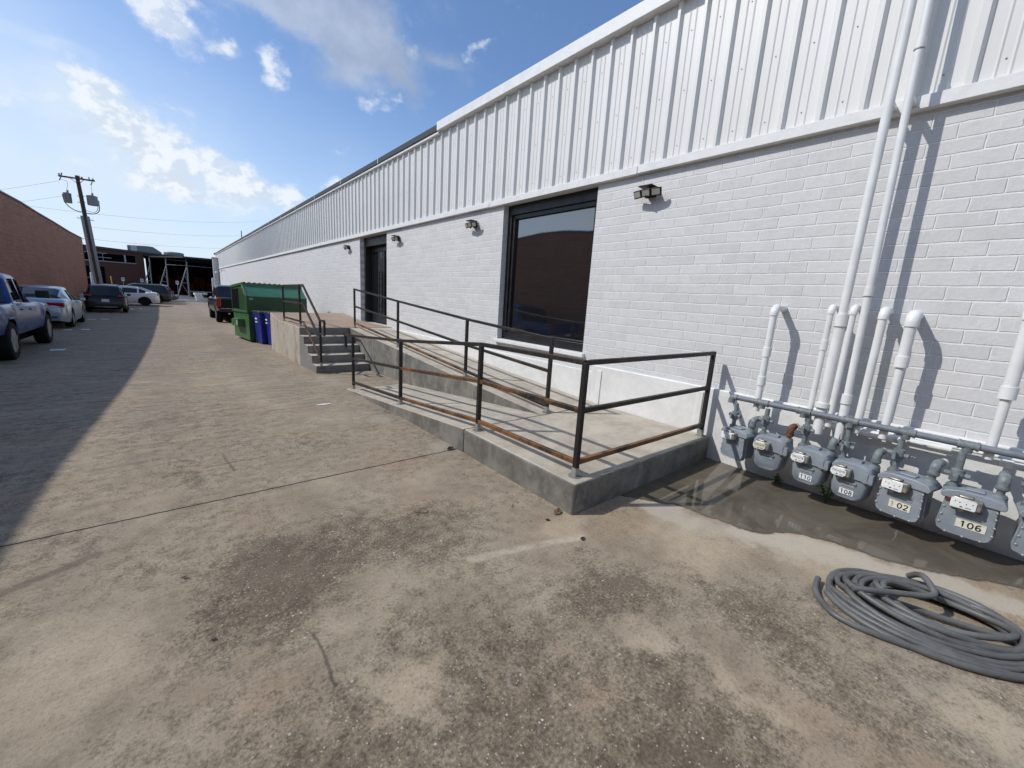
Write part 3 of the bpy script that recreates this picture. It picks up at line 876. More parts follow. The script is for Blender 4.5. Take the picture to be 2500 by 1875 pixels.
dk = thing('loading_dock', 'old stained concrete loading dock with five steps in front of the black door', 'dock', (0, 0, 0))
g = MB()
pl = [(2.27, 10.432), (2.27, 12.7), (2.27, 14.0), (4.549, 14.45), (4.549, 12.8), (4.549, 10.432)]
zt = [.72, .72, .86, .885, .745, .735]
nb = [(p[0], p[1], -.6) for p in pl]; tp = [(p[0], p[1], z) for p, z in zip(pl, zt)]
n = 6
g.add(nb + tp, [(5, 4, 3, 2, 1, 0), (6, 7, 10, 11), (7, 8, 9, 10)] + [(i, (i + 1) % n, n + (i + 1) % n, n + i) for i in range(n)])
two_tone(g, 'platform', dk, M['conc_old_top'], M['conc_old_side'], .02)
st = MB(); pts = [(9.075, -.4), (9.075, .02)]
yv, zv = 9.075, .02
for k in range(4):
    yv += .332; pts.append((yv, zv)); zv += .175; pts.append((yv, zv))
pts += [(10.429, zv), (10.429, -.4)]
st.prism(pts, 2.271, 3.417, 'x')
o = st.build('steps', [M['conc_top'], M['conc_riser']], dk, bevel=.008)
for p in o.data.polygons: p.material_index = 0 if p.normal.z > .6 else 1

# ------------------------------------------------------------------ handrails
RW = .042
def rail_thing(label, posts, rails, rusty=()):
    t = thing('handrail', label, 'handrail', (0, 0, 0))
    for p, h in posts:
        g = MB(); g.bar(p, (p[0], p[1], h), RW); o = g.build('post', M['post_steel'], t, bevel=.004)
        g = MB(); g.lathe([(.060, -.002), (.054, .004), (.0, .005)], p, 'z', 14); g.build('grout_pad', M['conc_side'], o)
        g = MB(); g.bar((p[0], p[1], p[2] + .004), (p[0], p[1], p[2] + .075), RW + .003); g.build('bare_foot', M['galv'], o)
    for ci, chain in enumerate(rails):
        for si, (a, b_) in enumerate(zip(chain[:-1], chain[1:])):
            d = (Vector(b_) - Vector(a)).normalized() * RW * .45
            g = MB(); g.bar(Vector(a) - d * 0, Vector(b_) + d * 0, RW - .003, RW - .003); g.build('rail', M['rail_rust'] if (ci, si) in rusty else M['rail'], t, bevel=.004)
    return t


X1 = 2.375
P0, P1_, P2_, P3_, P4_ = (X1, 7.09, -.083), (X1, 5.17, .096), (X1, 3.29, .261), (2.39, 1.95, .261), (4.46, 1.91, .261)
hs = [.865, 1.013, 1.186, 1.205, 1.214]
rails = []
for off in (-.021, -.40 - .0, -.825):
    rails.append([(X1, 7.09 - (.02 if off < -.1 else -.42), hs[0] + off * (1 if off > -.1 else .995) - (.005 if off > -.1 else 0)), (X1, 5.17, hs[1] + off), (X1, 3.29, hs[2] + off), (2.39, 1.95, hs[3] + off), (4.46, 1.91, hs[4] + off)])
rails.append([(X1, 7.49, .86), (X1, 7.44, .60)]); rails.append([(X1, 7.46, .605), (X1, 7.10, .60)])
rail_thing('rusty steel handrail around the outer edge of the lower ramp and its landing', [(P0, hs[0] - .02), (P1_, hs[1] - .03), (P2_, hs[2] - .03), (P3_, hs[3] - .02), (P4_, hs[4])], rails, ((1, 2), (2, 1), (2, 2), (2, 3), (1, 1)))
X2 = 3.55
ps = [(X2, 3.455, .262), (X2, 5.33, .376), (X2, 7.87, .552), (X2, 10.42, .722)]
ht = [1.21, 1.315, 1.497, 1.694]
rails = [[(X2, p[1], h - .021) for p, h in zip(ps, ht)], [(X2, 3.475, .79), (X2, 5.33, .89), (X2, 7.87, 1.075), (X2, 10.40, 1.255)], [(X2, 3.475, .345), (X2, 5.33, .475), (X2, 7.87, .66), (X2, 10.40, .84)]]
rail_thing('rusty steel handrail climbing the upper ramp toward the black door', [(p, h - (0 if i in (0, 3) else .03)) for i, (p, h) in enumerate(zip(ps, ht))], rails, ((2, 1), (2, 2)))
X3 = 2.36
ps = [(X3, 12.5, .72), (X3, 10.68, .72), (X3, 9.03, .02)]
ht = [1.676, 1.69, 1.0]
rails = [[(X3, 12.5, 1.66), (X3, 10.335, 1.69), (X3, 9.03, .985), (X3, 8.71, .99), (X3, 8.71, .71), (X3, 9.03, .705)],
         [(X3, 12.5, 1.245), (X3, 10.36, 1.262), (X3, 9.03, .575)], [(X3, 12.5, .825), (X3, 10.385, .845), (X3, 9.05, .155)]]
rail_thing('rusty steel handrail beside the dock steps, with a looped lower end', list(zip(ps, ht)), rails, ((2, 1),))

# ------------------------------------------------------------------ vent pipes and conduits on the wall
def vent(y, zbot, ztop, r, label, r2=None, zred=None, coups=(), x=4.36, ytop=None):
    t = thing('vent_pipe', label, 'pipe', (0, 0, 0), 0, 'white pipes on the wall above the gas meters')
    yt = y if ytop is None else ytop
    ru = r2 or r
    g = MB()
    if zred:
        g.tube([(x, y, zbot), (x, y, zred - .05)], r, 16); g.tube([(x, y, zred - .052), (x, y, zred)], [r, ru], 16); g.tube([(x, y, zred), (x, yt, ztop - ru * 1.9)], ru, 16)
    else: g.tube([(x, y, zbot), (x, yt, ztop - ru * 1.9)], r, 16)
    g.build('pipe', M['pipe_white'], t, smooth=True)
    pts = [(x, yt, ztop - ru * 2.4)]
    for k in range(7):
        a = k / 6 * math.pi / 2
        pts.append((x + ru * 1.7 * (1 - math.cos(a)), yt, ztop - ru * 1.7 + ru * 1.7 * math.sin(a)))
    g = MB(); g.tube(pts, ru * 1.22, 16); g.build('elbow', M['pipe_white'], t, smooth=True)
    g = MB(); g.tube([(x + ru * 1.6, yt, ztop), (4.605, yt, ztop)], ru, 16); g.build('stub', M['pipe_white'], t, smooth=True)
    for c in coups:
        rr = ru if (zred and c >= zred) else r
        g = MB(); g.lathe([(rr, -.045), (rr * 1.22, -.043), (rr * 1.22, .043), (rr, .045)], (x, y, c), 'z', 16); g.build('coupling', M['pipe_white'], t, smooth=True)
    return t


vent(1.375, .70, 1.70, .030, 'white vent pipe nearest the ramp, with two couplings', coups=(1.28, 1.0))
vent(.945, .70, 1.725, .023, 'thin white vent pipe just left of the thick tall conduit', coups=(1.4,))
vent(.795, .70, 1.73, .024, 'thin white vent pipe between the two tall conduits')
vent(.603, .70, 1.715, .028, 'slim white vent pipe just right of the second tall conduit')
vent(.432, .70, 1.69, .028, 'white vent pipe with a fat upper half above a reducer', r2=.036, zred=1.32, coups=(1.33,))
vent(-.128, .72, 1.78, .027, 'white vent pipe at the right edge of the photo', r2=.036, zred=1.19, coups=(1.20,))


def conduit(label, p0, p1, r, low=None, coups=()):
    t = thing('conduit', label, 'pipe', (0, 0, 0), 0, 'white pipes on the wall above the gas meters')
    p0 = Vector(p0); p1 = Vector(p1)
    at = lambda z: p0 + (p1 - p0) * ((z - p0.z) / (p1.z - p0.z))
    g = MB()
    if low:
        zl, rl = low
        g.tube([p0, at(zl)], rl, 18); g.tube([at(zl), p1], r, 18)
    else: g.tube([p0, p1], r, 18)
    g.build('pipe', M['pipe_white'], t, smooth=True)
    for zc, rc, hc in coups:
        c = at(zc)
        g = MB(); g.lathe([(rc * .92, -hc), (rc, -hc), (rc, hc), (rc * .92, hc)], c, 'z', 18); g.build('coupling', M['pipe_white'], t, smooth=True)
        g = MB(); g.lathe([(rc * .9, -hc - .006), (rc * .99, -hc - .006), (rc * .99, -hc - .001), (rc * .9, -hc - .001)], c, 'z', 18); g.build('gasket', M['steel_grey'], t, smooth=True)
    g = MB()
    for zc in (3.28,):
        c = at(zc); g.box((c.x, c.y - .02, c.z - .015), (4.57, c.y + .02, c.z + .015))
    g.build('strap', M['pipe_white'], t)


conduit('thick white conduit rising past the roof, left of the pair', (4.355, .860, .62), (4.345, .868, 5.9), .032, (1.60, .040), ((1.62, .046, .05), (.88, .055, .02)))
conduit('thinner white conduit rising past the roof, right of the pair', (4.34, .700, .62), (4.33, .790, 5.3), .026, (.95, .032), ((.97, .036, .04), (1.86, .031, .035), (3.62, .031, .035)))

# ------------------------------------------------------------------ gas manifold, white service pipes
MX, MZ = 4.315, .797
gp = thing('gas_manifold', 'long grey gas header pipe running above the row of meters', 'pipe', (0, 0, 0))
g = MB(); g.tube([(MX, 1.57, MZ), (MX, -1.6, MZ)], .0255, 16); g.build('pipe', M['gas_pipe'], gp, smooth=True)
g = MB(); pts = [(MX, 1.545, MZ)] + [(MX, 1.56 + .035 * math.sin(k / 6 * math.pi / 2), MZ - .035 * (1 - math.cos(k / 6 * math.pi / 2))) for k in range(7)] + [(MX, 1.595, MZ - .06)]
g.tube(pts, .032, 16); g.build('elbow', M['gas_fit'], gp, smooth=True)
TEES = [1.315, .975, .645, .300, -.025, -.36]
for y in TEES:
    g = MB(); g.tube([(MX, y + .05, MZ), (MX, y - .05, MZ)], .031, 16)
    for s in (-.047, .047): g.lathe([(.031, -.006), (.0345, -.006), (.0345, .006), (.031, .006)], (0, 0, 0), 'y', 16); g.v[-64:] = [(v[0] + MX, v[1] + y + s, v[2] + MZ) for v in g.v[-64:]]
    g.tube([(MX, y, MZ), (MX, y, MZ - .055)], .028, 14); g.build('tee', M['gas_fit'], gp, smooth=True)

sp = thing('service_pipe', 'white horizontal service pipes behind the meters, below the grey header', 'pipe', (0, 0, 0))
for i, (ya_, yb_, z_, x_, r_2) in enumerate(((.93, .40, .700, 4.40, .017), (.80, .08, .705, 4.46, .022), (.55, -1.6, .725, 4.50, .014), (-.22, -1.6, .70, 4.43, .022))):
    g = MB(); g.tube([(x_, ya_, z_), (x_, yb_, z_)], r_2, 12); g.build('pipe', M['pipe_white'], sp, smooth=True)
    for e in (ya_, yb_):
        g = MB(); g.tube([(x_, e - .03, z_), (x_, e + .03, z_)], r_2 * 1.3, 12); g.build('fitting', M['pipe_white'], sp, smooth=True)
    if i < 3:
        g = MB()
        for yy in (ya_ - .02, (ya_ + yb_) / 2): g.tube([(x_, yy, z_), (4.56, yy, z_)], r_2 * .8, 10)
        g.build('bracket', M['pipe_white'], sp, smooth=True)

# ------------------------------------------------------------------ gas meters (front faces local -y)
def port(t, x, up, valve, z0, outlet=False, rusty=False, depth=.11, bend=.085):
    """riser with collar from the meter's top; valve body or back-turning elbow"""
    g = MB(); g.lathe([(.030, z0 - .012), (.036, z0 - .01), (.036, z0 + .014), (.031, z0 + .018), (.031, z0 + .024), (.019, z0 + .026), (.019, z0 + up)], (x, depth, 0), 'z', 6 if False else 14)
    nm = 'outlet' if outlet else 'inlet'
    o = g.build(nm, M['gas_fit'], t, smooth=True)
    if outlet:
        pts = [(x, depth, z0 + up - .02)] + [(x, depth + .04 * (1 - math.cos(k / 6 * math.pi / 2)), z0 + up + .02 + .04 * math.sin(k / 6 * math.pi / 2)) for k in range(7)] + [(x, depth + bend, z0 + up + .06)]
        g = MB(); g.tube(pts, .0275, 14); g.lathe([(.0275, -.008), (.032, -.007), (.032, .007), (.0275, .008)], (x, depth, z0 + up - .005), 'z', 14)
        g.build('elbow', M['rust_elbow'] if rusty else M['gas_fit'], o, smooth=True)
        g = MB(); g.tube([(x, depth + bend - .01, z0 + up + .06), (x, depth + bend + .06, z0 + up + .06)], .022, 12); g.build('stub', M['pipe_white'], o, smooth=True)
    elif valve:
        zc = z0 + up * valve
        g = MB(); g.lathe([(.020, -.05), (.031, -.042), (.031, -.022), (.038, -.012), (.040, .006), (.033, .022), (.033, .036), (.022, .042)], (x, depth, zc), 'z', 10)
        g.lathe([(.016, 0), (.016, -.055), (.010, -.062)], (x, depth, zc), 'y', 8)
        g.lathe([(.018, -.058), (.018, .058)], (x, depth, zc), 'x', 8)
        g.box((x - .008, depth - .075, zc - .024), (x + .008, depth - .055, zc + .024))
        g.build('valve', M['gas_fit'], o, smooth=True)
    return o


def register(t, x, z, w, h, face, seal=False, oct_=False):
    g = MB(); g.box((x - w / 2 + .006, -.062, z - h / 2), (x + w / 2 + .022, .01, z + h / 2 + .006)); g.box((x - w / 4, -.058, z + h / 2 + .007), (x + w / 3, .0, z + h / 2 + .020))
    g.lathe([(.016, z - h / 2 - .03), (.018, z - h / 2 - .001)], (x - .005, -.03, 0), 'z', 8)
    o = g.build('register', M['dial_metal'], t, bevel=.008)
    c = .016 if oct_ else .005
    poly = [(x - w / 2 + c, z - h / 2), (x + w / 2 - c, z - h / 2), (x + w / 2, z - h / 2 + c), (x + w / 2, z + h / 2 - c), (x + w / 2 - c, z + h / 2), (x - w / 2 + c, z + h / 2), (x - w / 2, z + h / 2 - c), (x - w / 2, z - h / 2 + c)]
    g = MB(); g.prism(poly, -.069, -.063, 'y'); f = g.build('dial_face', face, o)
    g = MB()
    for k in range(4):
        cx = x - w * .33 + k * w * .22; cz = z + h * .12
        if oct_:
            g.add([(cx + rr * math.cos(a), -.0698, cz + rr * math.sin(a)) for a in [q * math.pi / 6 for q in range(12)] for rr in (.0078, .0098)], [(2 * q, 2 * q + 1, (2 * q + 3) % 24, (2 * q + 2) % 24) for q in range(12)])
        g.bar((cx, -.0705, cz), (cx + .007 * math.cos(1.1 + 1.9 * k), -.0705, cz + .007 * math.sin(1.1 + 1.9 * k)), .0032, .001, (0, 1, 0))
    g.box((x - .012, -.0706, z - h * .34), (x + .0, -.0695, z - h * .25)); g.box((x + .012, -.0706, z - h * .32), (x + w * .33, -.0695, z - h * .28))
    g.build('pointer', M['ink'], f)
    if seal:
        g = MB(); g.lathe([(.013, -.05), (.013, -.03)], (x - w / 2 - .008, 0, z), 'y', 10); g.lathe([(.011, -.05), (.011, -.03)], (x + w / 2 + .018, 0, z - h / 2), 'y', 10); g.build('seal', M['seal_red'], o)


def rr_poly(w0, w1, h, c, z0):
    return [(-w0 / 2 + c * .7, z0), (w0 / 2 - c * .7, z0), (w0 / 2 - c * .2, z0 + c * .3), (w0 / 2, z0 + c), (w1 / 2, z0 + h), (-w1 / 2, z0 + h), (-w0 / 2, z0 + c), (-w0 / 2 + c * .2, z0 + c * .3)]


def meter_bolted(name_label, loc, rz=0.0, dial=None, seal=False, up_in=.2, valve=.55):
    t = thing('gas_meter', name_label, 'gas meter', loc, rad(-90) + rz, 'grey gas meters in a row along the wall')
    g = MB(); g.prism(rr_poly(.235, .215, .235, .05, 0), -.0, .030, 'y'); g.prism(rr_poly(.255, .23, .245, .055, -.008), .031, .045, 'y')
    g.prism(rr_poly(.225, .21, .24, .05, .0), .0455, .185, 'y')
    g.mi = 1
    for (bx, bz) in ((-.113, .06), (-.112, .115), (-.109, .17), (.113, .06), (.112, .115), (.109, .17), (-.075, .006), (0, .002), (.075, .006), (-.105, .215), (.105, .215)):
        g.lathe([(.0085, -.006), (.0085, .004)], (bx, 0, bz), 'y', 6)
    body = g.build('body', [M['meter'], M['galv']], t, bevel=.008, seg=3)
    g = MB(); g.prism([(-.13, .236), (.13, .236), (.138, .25), (.138, .262), (.12, .285), (.06, .30), (-.06, .30), (-.12, .285), (-.138, .262), (-.138, .25)], -.012, .19, 'y')
    g.prism([(-.045, .3005), (.045, .3005), (.04, .312), (-.04, .312)], .03, .10, 'y')
    g.build('top_casting', M['meter'], t, bevel=.01, seg=3)
    g = MB(); g.box((-.06, -.004, .135), (.065, -.001, .185)); g.build('nameplate', M['meter'], t, bevel=.001)
    register(t, -.035, .232, .108, .062, dial or M['dial_white'], seal)
    port(t, -.095, up_in, valve, .285)
    port(t, .098, .075, 0, .285, True)
    return t


def meter_round(name_label, loc, dial=None, rusty=False, up_in=.2, valve=.55):
    t = thing('gas_meter', name_label, 'gas meter', loc, rad(-90), 'grey gas meters in a row along the wall')
    def lay(y, k, dz=0):
        out = []
        for (x, z) in [(-.055, .0), (.055, .0), (.090, .012), (.108, .045), (.120, .14), (.124, .20), (-.124, .20), (-.120, .14), (-.108, .045), (-.090, .012)]: out.append((x * k, y, (z - .1) * (k * .5 + .5) + .1 + dz))
        return out
    g = MB(); L = [lay(.0, .80), lay(.018, .95), (lay(.05, 1.0)), lay(.14, 1.0), lay(.185, .9)]
    n = len(L[0])
    g.add([p for l in L for p in l], [(i * n + j, i * n + (j + 1) % n, (i + 1) * n + (j + 1) % n, (i + 1) * n + j) for i in range(4) for j in range(n)] + [tuple(range(n)), tuple(range(4 * n, 5 * n))])
    body = g.build('body', M['meter'], t, smooth=True, sharp=50)
    # upper casting, rounded, with flange lugs
    g = MB()
    up = [(-.132, .185), (.132, .185), (.134, .20), (.130, .255), (.112, .288), (.07, .302), (-.07, .302), (-.112, .288), (-.130, .255), (-.134, .20)]
    LL = []
    for y, k in ((-.016, .86), (.0, .965), (.03, 1.0), (.16, 1.0), (.195, .92)): LL.append([(x * k, y, .185 + (z - .185) * (k * .6 + .4)) for x, z in up])
    n = len(up)
    g.add([p for l in LL for p in l], [(i * n + j, i * n + (j + 1) % n, (i + 1) * n + (j + 1) % n, (i + 1) * n + j) for i in range(4) for j in range(n)] + [tuple(range(n)), tuple(range(4 * n, 5 * n))])
    g.prism([(-.045, .30), (.045, .30), (.04, .318), (-.04, .318)], .04, .10, 'y')
    for x in (.098, .130): g.prism([(x - .016, .182), (x + .016, .182), (x + .012, .25), (x - .012, .25)], -.022, .02, 'y')
    g.mi = 1
    for x in (-.11, .098, .130): g.lathe([(.008, .170), (.008, .184)], (x, -.008, 0), 'z', 6)
    cap = g.build('top_casting', [M['meter'], M['galv']], t, smooth=True, sharp=40)
    g = MB(); g.box((-.04, -.004, .105), (.045, .001, .155)); g.build('nameplate', M['meter'], t, bevel=.001)
    g = MB(); g.box((-.02, -.012, .135), (.055, .004, .15)); g.build('hasp', M['dial_metal'], t, bevel=.002)
    register(t, -.055, .222, .098, .062, dial or M['dial_white'], False, True)
    port(t, -.098, up_in, valve, .285)
    port(t, .102, .06, 0, .285, True, rusty)
    return t


FX = 4.20
m1 = meter_bolted('grey square gas meter with no number, leftmost, next to the ramp', (FX, 1.475, .205), rad(-13), up_in=.245, valve=.5)
m2 = meter_round('grey rounded gas meter with cream dial and a rusty brown elbow', (FX, 1.16, .205), M['dial_cream'], True, up_in=.24, valve=.55)
m3 = meter_round('grey rounded gas meter numbered 110', (FX, .845, .188), up_in=.25, valve=.6)
m4 = meter_round('grey rounded gas meter numbered 108', (FX, .552, .17), up_in=.27, valve=.4)
m5 = meter_bolted('grey square bolted gas meter numbered 02 with a faded first digit', (FX - .02, .235, .155), rad(-13), seal=True, up_in=.24, valve=.55)
m6 = meter_bolted('grey square bolted gas meter numbered 106', (FX - .02, -.118, .165), rad(0), seal=True, up_in=.24, valve=.35)
m7 = meter_bolted('grey square gas meter cut off by the right edge', (FX - .02, -.475, .17), rad(3), seal=True, up_in=.24, valve=.5)
for m_ in (m5, m6, m7): m_.scale = (1.13, 1.05, 1.10)
for m_, a_ in ((m2, -2), (m3, -8), (m4, -8)): m_.scale = (1.07, 1.05, 1.06); m_.rotation_euler.z += rad(a_); m_.location.z -= .012


def number_plate(t, txt, x, z, w, h, size, faded=None, cream=False):
    p = MB(); p.box((x - w / 2, -.0035, z - h / 2), (x + w / 2, -.0006, z + h / 2))
    p = p.build('number_plate', M['label_cream'] if cream else M['dial_white'], t)
    digits(txt, size, M['ink'], p, x + (w * .15 if faded else 0), z, -.0040)
    if faded: digits(faded, size, M['ink_faded'], p, x - w * .34, z, -.0040)


number_plate(m3, '110', .005, .062, .090, .044, .036)
number_plate(m4, '108', .002, .062, .090, .044, .036)
number_plate(m5, '02', .010, .088, .112, .054, .042, '1', True)
number_plate(m6, '106', .020, .088, .128, .054, .044, None, True)
number_plate(m7, '1', .075, .085, .11, .052, .042, None, True)
g = MB(); g.box((-.012, -.004, 0), (.012, .004, .05)); g.tube([(0, 0, .05), (0, 0, .075), (.006, 0, .08)], .004, 6)
o = g.build('padlock_tag', M['galv'], bevel=.003, loc=(4.262, .682, .60)); tag(o, 'small metal lock hanging at the valve above meter 108', 'padlock')

# ------------------------------------------------------------------ weeds between the meters
def weed(loc, n, hgt, label):
    t = thing('weed', label, 'plant', loc)
    st_ = MB(); lf = MB()
    for k in range(n):
        a = random.uniform(0, 6.28); h = hgt * random.uniform(.45, 1)
        tip = Vector((math.cos(a) * h * .35 - h * .15, math.sin(a) * h * .4, h))
        st_.tube([(0, 0, -.02), tip * .5 + Vector((0, 0, h * .1)), tip], .0025, 5)
        for q in range(5):
            p = tip * (.35 + .16 * q); aa = random.uniform(0, 6.28)
            d = Vector((math.cos(aa), math.sin(aa), random.uniform(-.5, .5))).normalized(); s = d.cross(Vector((0, 0, 1))).normalized()
            L_ = random.uniform(.03, .055); W_ = L_ * .32
            m_ = p + d * L_ * .5 + Vector((0, 0, .006))
            lf.face([p, m_ + s * W_, p + d * L_, m_ - s * W_])
    st_.build('stem', M['leaf'], t); lf.build('leaves', M['leaf'], t)
weed((4.42, .70, 0), 9, .26, 'leafy green weed growing between meters 110 and 108')
weed((4.50, 1.12, 0), 5, .09, 'tiny dark weed at the wall foot left of meter 110')

# ------------------------------------------------------------------ hose
HR = .0165
hz_ = MB(); pts = []
loops = [(3.09, -.03, .365, .475, 20, .018), (3.10, -.05, .335, .455, 18, .020), (3.09, -.03, .315, .425, 22, .036), (3.12, -.06, .285, .405, 17, .042), (3.11, -.05, .265, .375, 21, .058),
         (3.14, -.07, .240, .345, 18, .064), (3.12, -.08, .220, .320, 23, .080), (3.16, -.09, .195, .295, 17, .086), (3.13, -.06, .285, .395, 20, .096), (3.15, -.10, .165, .265, 20, .100)]
random.seed(11)
for k, (cx, cy, ra, rb, rot, z_) in enumerate(loops):
    N_ = 30
    nx_ = loops[min(k + 1, len(loops) - 1)]
    for i in range(N_):
        s = i / N_; a = 2 * math.pi * s + 1.9
        L_ = [u * (1 - s) + v * s for u, v in zip((cx, cy, ra, rb, rot, z_), nx_)]
        x = L_[2] * math.cos(a); y = L_[3] * math.sin(a)
        x += .010 * math.sin(2 * a + 1.7 * k); y += .014 * math.cos(2 * a + 2 * k)
        c, s2 = math.cos(rad(L_[4])), math.sin(rad(L_[4]))
        pts.append((L_[0] + x * c - y * s2 * .6, L_[1] + x * s2 * .6 + y * c, max(HR, L_[5] * (.70 + .22 * math.sin(a * 2 + k * 1.3)) + .004)))
hz_.tube(pts, HR, 12)
tail = [pts[0]] + [(2.86, .30, .02), (2.74, .34, HR), (2.68, .26, HR), (2.69, .12, HR), (2.75, -.05, HR), (2.86, -.22, HR), (2.98, -.36, HR), (3.1, -.47, HR), (3.25, -.55, HR)]
def catmull(p, m=8):
    p = [Vector(q) for q in p]; out = []
    for i in range(len(p) - 1):
        a, b_, c, d_ = p[max(i - 1, 0)], p[i], p[i + 1], p[min(i + 2, len(p) - 1)]
        for k in range(m):
            t = k / m
            out.append(.5 * ((2 * b_) + (c - a) * t + (2 * a - 5 * b_ + 4 * c - d_) * t * t + (3 * b_ - a - 3 * c + d_) * t ** 3))
    return out + [p[-1]]
hz_.tube(catmull([(2.97, .42, .03), (2.84, .40, .02)] + tail[2:]), HR, 12)
hz_.tube(catmull([(2.90, .25, .10), (3.00, .10, .125), (3.10, -.02, .135), (3.16, -.055, .14), (3.20, -.04, .16), (3.27, .0, .17), (3.33, .03, .14), (3.38, .06, .09)]), HR, 12)
hz_.tube(catmull([(3.02, .26, .06), (3.08, .10, .04), (3.14, -.08, .03), (3.20, -.25, .03), (3.22, -.36, .05)]), HR, 12)
o = hz_.build('hose', M['hose'], smooth=True, sharp=80)
tag(o, 'grey rubber hose lying coiled on the concrete beside the puddle', 'hose')

# ------------------------------------------------------------------ litter
def scrap(name, label, cat, loc, s, m, n=7, curl=.25, asp=.6, group=None, rot=0):
    g = MB(); pp = []
    for k in range(n):
        a = 2 * math.pi * k / n; q = s * random.uniform(.7, 1.1)
        pp.append((q * math.cos(a), q * math.sin(a) * asp, random.uniform(.1, 1) * curl * s))
    g.add(pp + [(0, 0, .004)], [(k, (k + 1) % n, n) for k in range(n)])
    o = g.build(name, m, loc=loc); o.rotation_euler = (0, 0, rot)
    tag(o, label, cat, group); return o


scrap('paper_scrap', 'pale scrap of paper lying flat beside the lower ramp', 'litter', (1.62, 6.13, gnd(6.13) + .004), .13, M['paper'], curl=.05, asp=.35)
scrap('dry_leaf', 'curled brown leaves at the foot of the landing corner', 'leaf', (2.20, 1.93, .004), .05, M['leaf_dry'], curl=.5)
scrap('dry_leaf', 'dark dead leaf on the pale scuff in front of the landing corner', 'leaf', (2.09, 1.58, .004), .026, M['leaf_dark'], curl=.4)
scrap('dry_leaf', 'dark leaf below the landing side wall, left of the brown leaves', 'leaf', (2.06, 1.90, .004), .022, M['leaf_dark'], curl=.4)
scrap('dry_leaf', 'small dark leaf lowest on the open concrete at the left', 'leaf', (.03, 2.02, .004), .014, M['leaf_dark'], curl=.4)
scrap('dry_leaf', 'small dark leaf on the open concrete at the left, above the lowest one', 'leaf', (-.06, 2.6, .004), .016, M['leaf_dark'], curl=.4)
scrap('stone_chip', 'dark stone wedged where the concrete joint meets the ramp', 'stone', (2.20, 3.53, .006), .055, M['leaf_dark'], curl=.4)
random.seed(21)
for k in range(9):
    yy = random.uniform(1.9, 3.4)
    scrap('pebble', 'tiny dark pebble on the concrete along the foot of the landing', 'pebble', (2.24 - random.uniform(.03, .30), yy, .003), random.uniform(.005, .010), M["leaf_dark"], curl=.9, asp=.8, group='tiny pebbles beside the landing')
g = MB(); g.tube([(.05 * math.cos(a) * (1 + .5 * math.cos(a)), .035 * math.sin(2 * a), .004 + .003 * math.sin(a)) for a in [k * 6.283 / 24 for k in range(24)]], .0022, 5, closed=True)
o = g.build('wire_loop', M['rust_elbow'], loc=(1.31, 2.53, .002)); tag(o, 'thin rusty loop of wire on the concrete', 'wire')

# ------------------------------------------------------------------ dumpster and bins
dp = thing('dumpster', 'large green metal dumpster with black ribbed lid behind the dock', 'dumpster', (1.975, 15.99, gnd(16.2)), rad(6.5))
H1, H2, HB = 1.53, 2.0, 1.86
W_, D_ = 1.86, 1.95
g = MB()
side = [(0, .06), (D_, .06), (D_, HB - .02), (.55, H2 - .06), (0, H1)]
g.prism(side, 0, W_, 'x')
o = g.build('body', [M['green'], M['green_shade_and_door'], M['green_skylit']], dp, bevel=.015)
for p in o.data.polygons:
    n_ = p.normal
    p.material_index = 1 if (n_.y < -.9) else (2 if (n_.y < -.3 and n_.z > .2) else 0)  # facing picks the green: shade in front, sky light on the slope, both painted
g = MB()
g.bar((-.012, .02, H1 + .0), (-.012, .58, H2 - .05), .05, .05); g.bar((-.012, .55, H2 - .075), (-.012, D_, HB - .05), .05, .07)
g.bar((-.012, .02, 1.02), (-.012, D_, .98), .06, .07); g.bar((-.012, .06, 1.02), (-.012, .06, H1 + .03), .05, .05); g.bar((-.012, D_ - .06, .98), (-.012, D_ - .06, HB - .06), .05, .05)
g.bar((0, .52, H2 - .09), (W_, .52, H2 - .09), .10, .10)
g.build('frame', M['green'], dp, bevel=.006)
g = MB(); g.prism([(.95, 1.06), (D_ - .1, 1.06), (D_ - .1, HB - .14), (.95, H2 - .22)], -.006, .0, 'x'); g.build('opening', M['dark_void'], dp)
g = MB(); g.prism([(.14, 1.06), (1.0, 1.06), (1.0, H2 - .24), (.56, H2 - .20), (.14, H1 - .06)], -.02, -.008, 'x')
g.build('sliding_door', M['green_shade_and_door'], dp, bevel=.004)
for yy in (.78,):
    for xx in (0, 1):
        g = MB(); s = -1 if xx == 0 else 1; x0 = 0 if xx == 0 else W_
        a, b_ = sorted((x0 + s * .002, x0 + s * .20))
        g.prism([(yy - .22, .48), (yy + .62, .48), (yy + .62, .70), (yy + .30, .75), (yy - .22, .75)], a, b_, 'x')
        pk = g.build('fork_pocket', M['green'], dp, bevel=.01)
        if xx == 0:
            g = MB(); g.box((-.205, .60, .54), (-.2015, .68, .70)); g.build('sticker', M['label_cream'], pk)
lid = MB()
L0 = [];
k = 0
xx = -.03
prof = []
while xx < W_ + .03:
    prof += [(xx, 0), (xx + .05, 0), (xx + .065, .028), (xx + .105, .028), (xx + .12, 0)]
    xx += .155
lid.add([(x, .50, H2 - .035 + h) for x, h in prof] + [(x, D_ + .05, HB - .005 + h) for x, h in prof], [(i, i + 1, len(prof) + i + 1, len(prof) + i) for i in range(len(prof) - 1)])
lo = lid.build('lid', M['bin_lid'], dp)
md = lo.modifiers.new('solid', 'SOLIDIFY'); md.thickness = .014
g = MB(); g.box((.05, -.002, 1.44), (.16, -.0005, 1.46)); g.build('decal', M['dial_white'], dp)


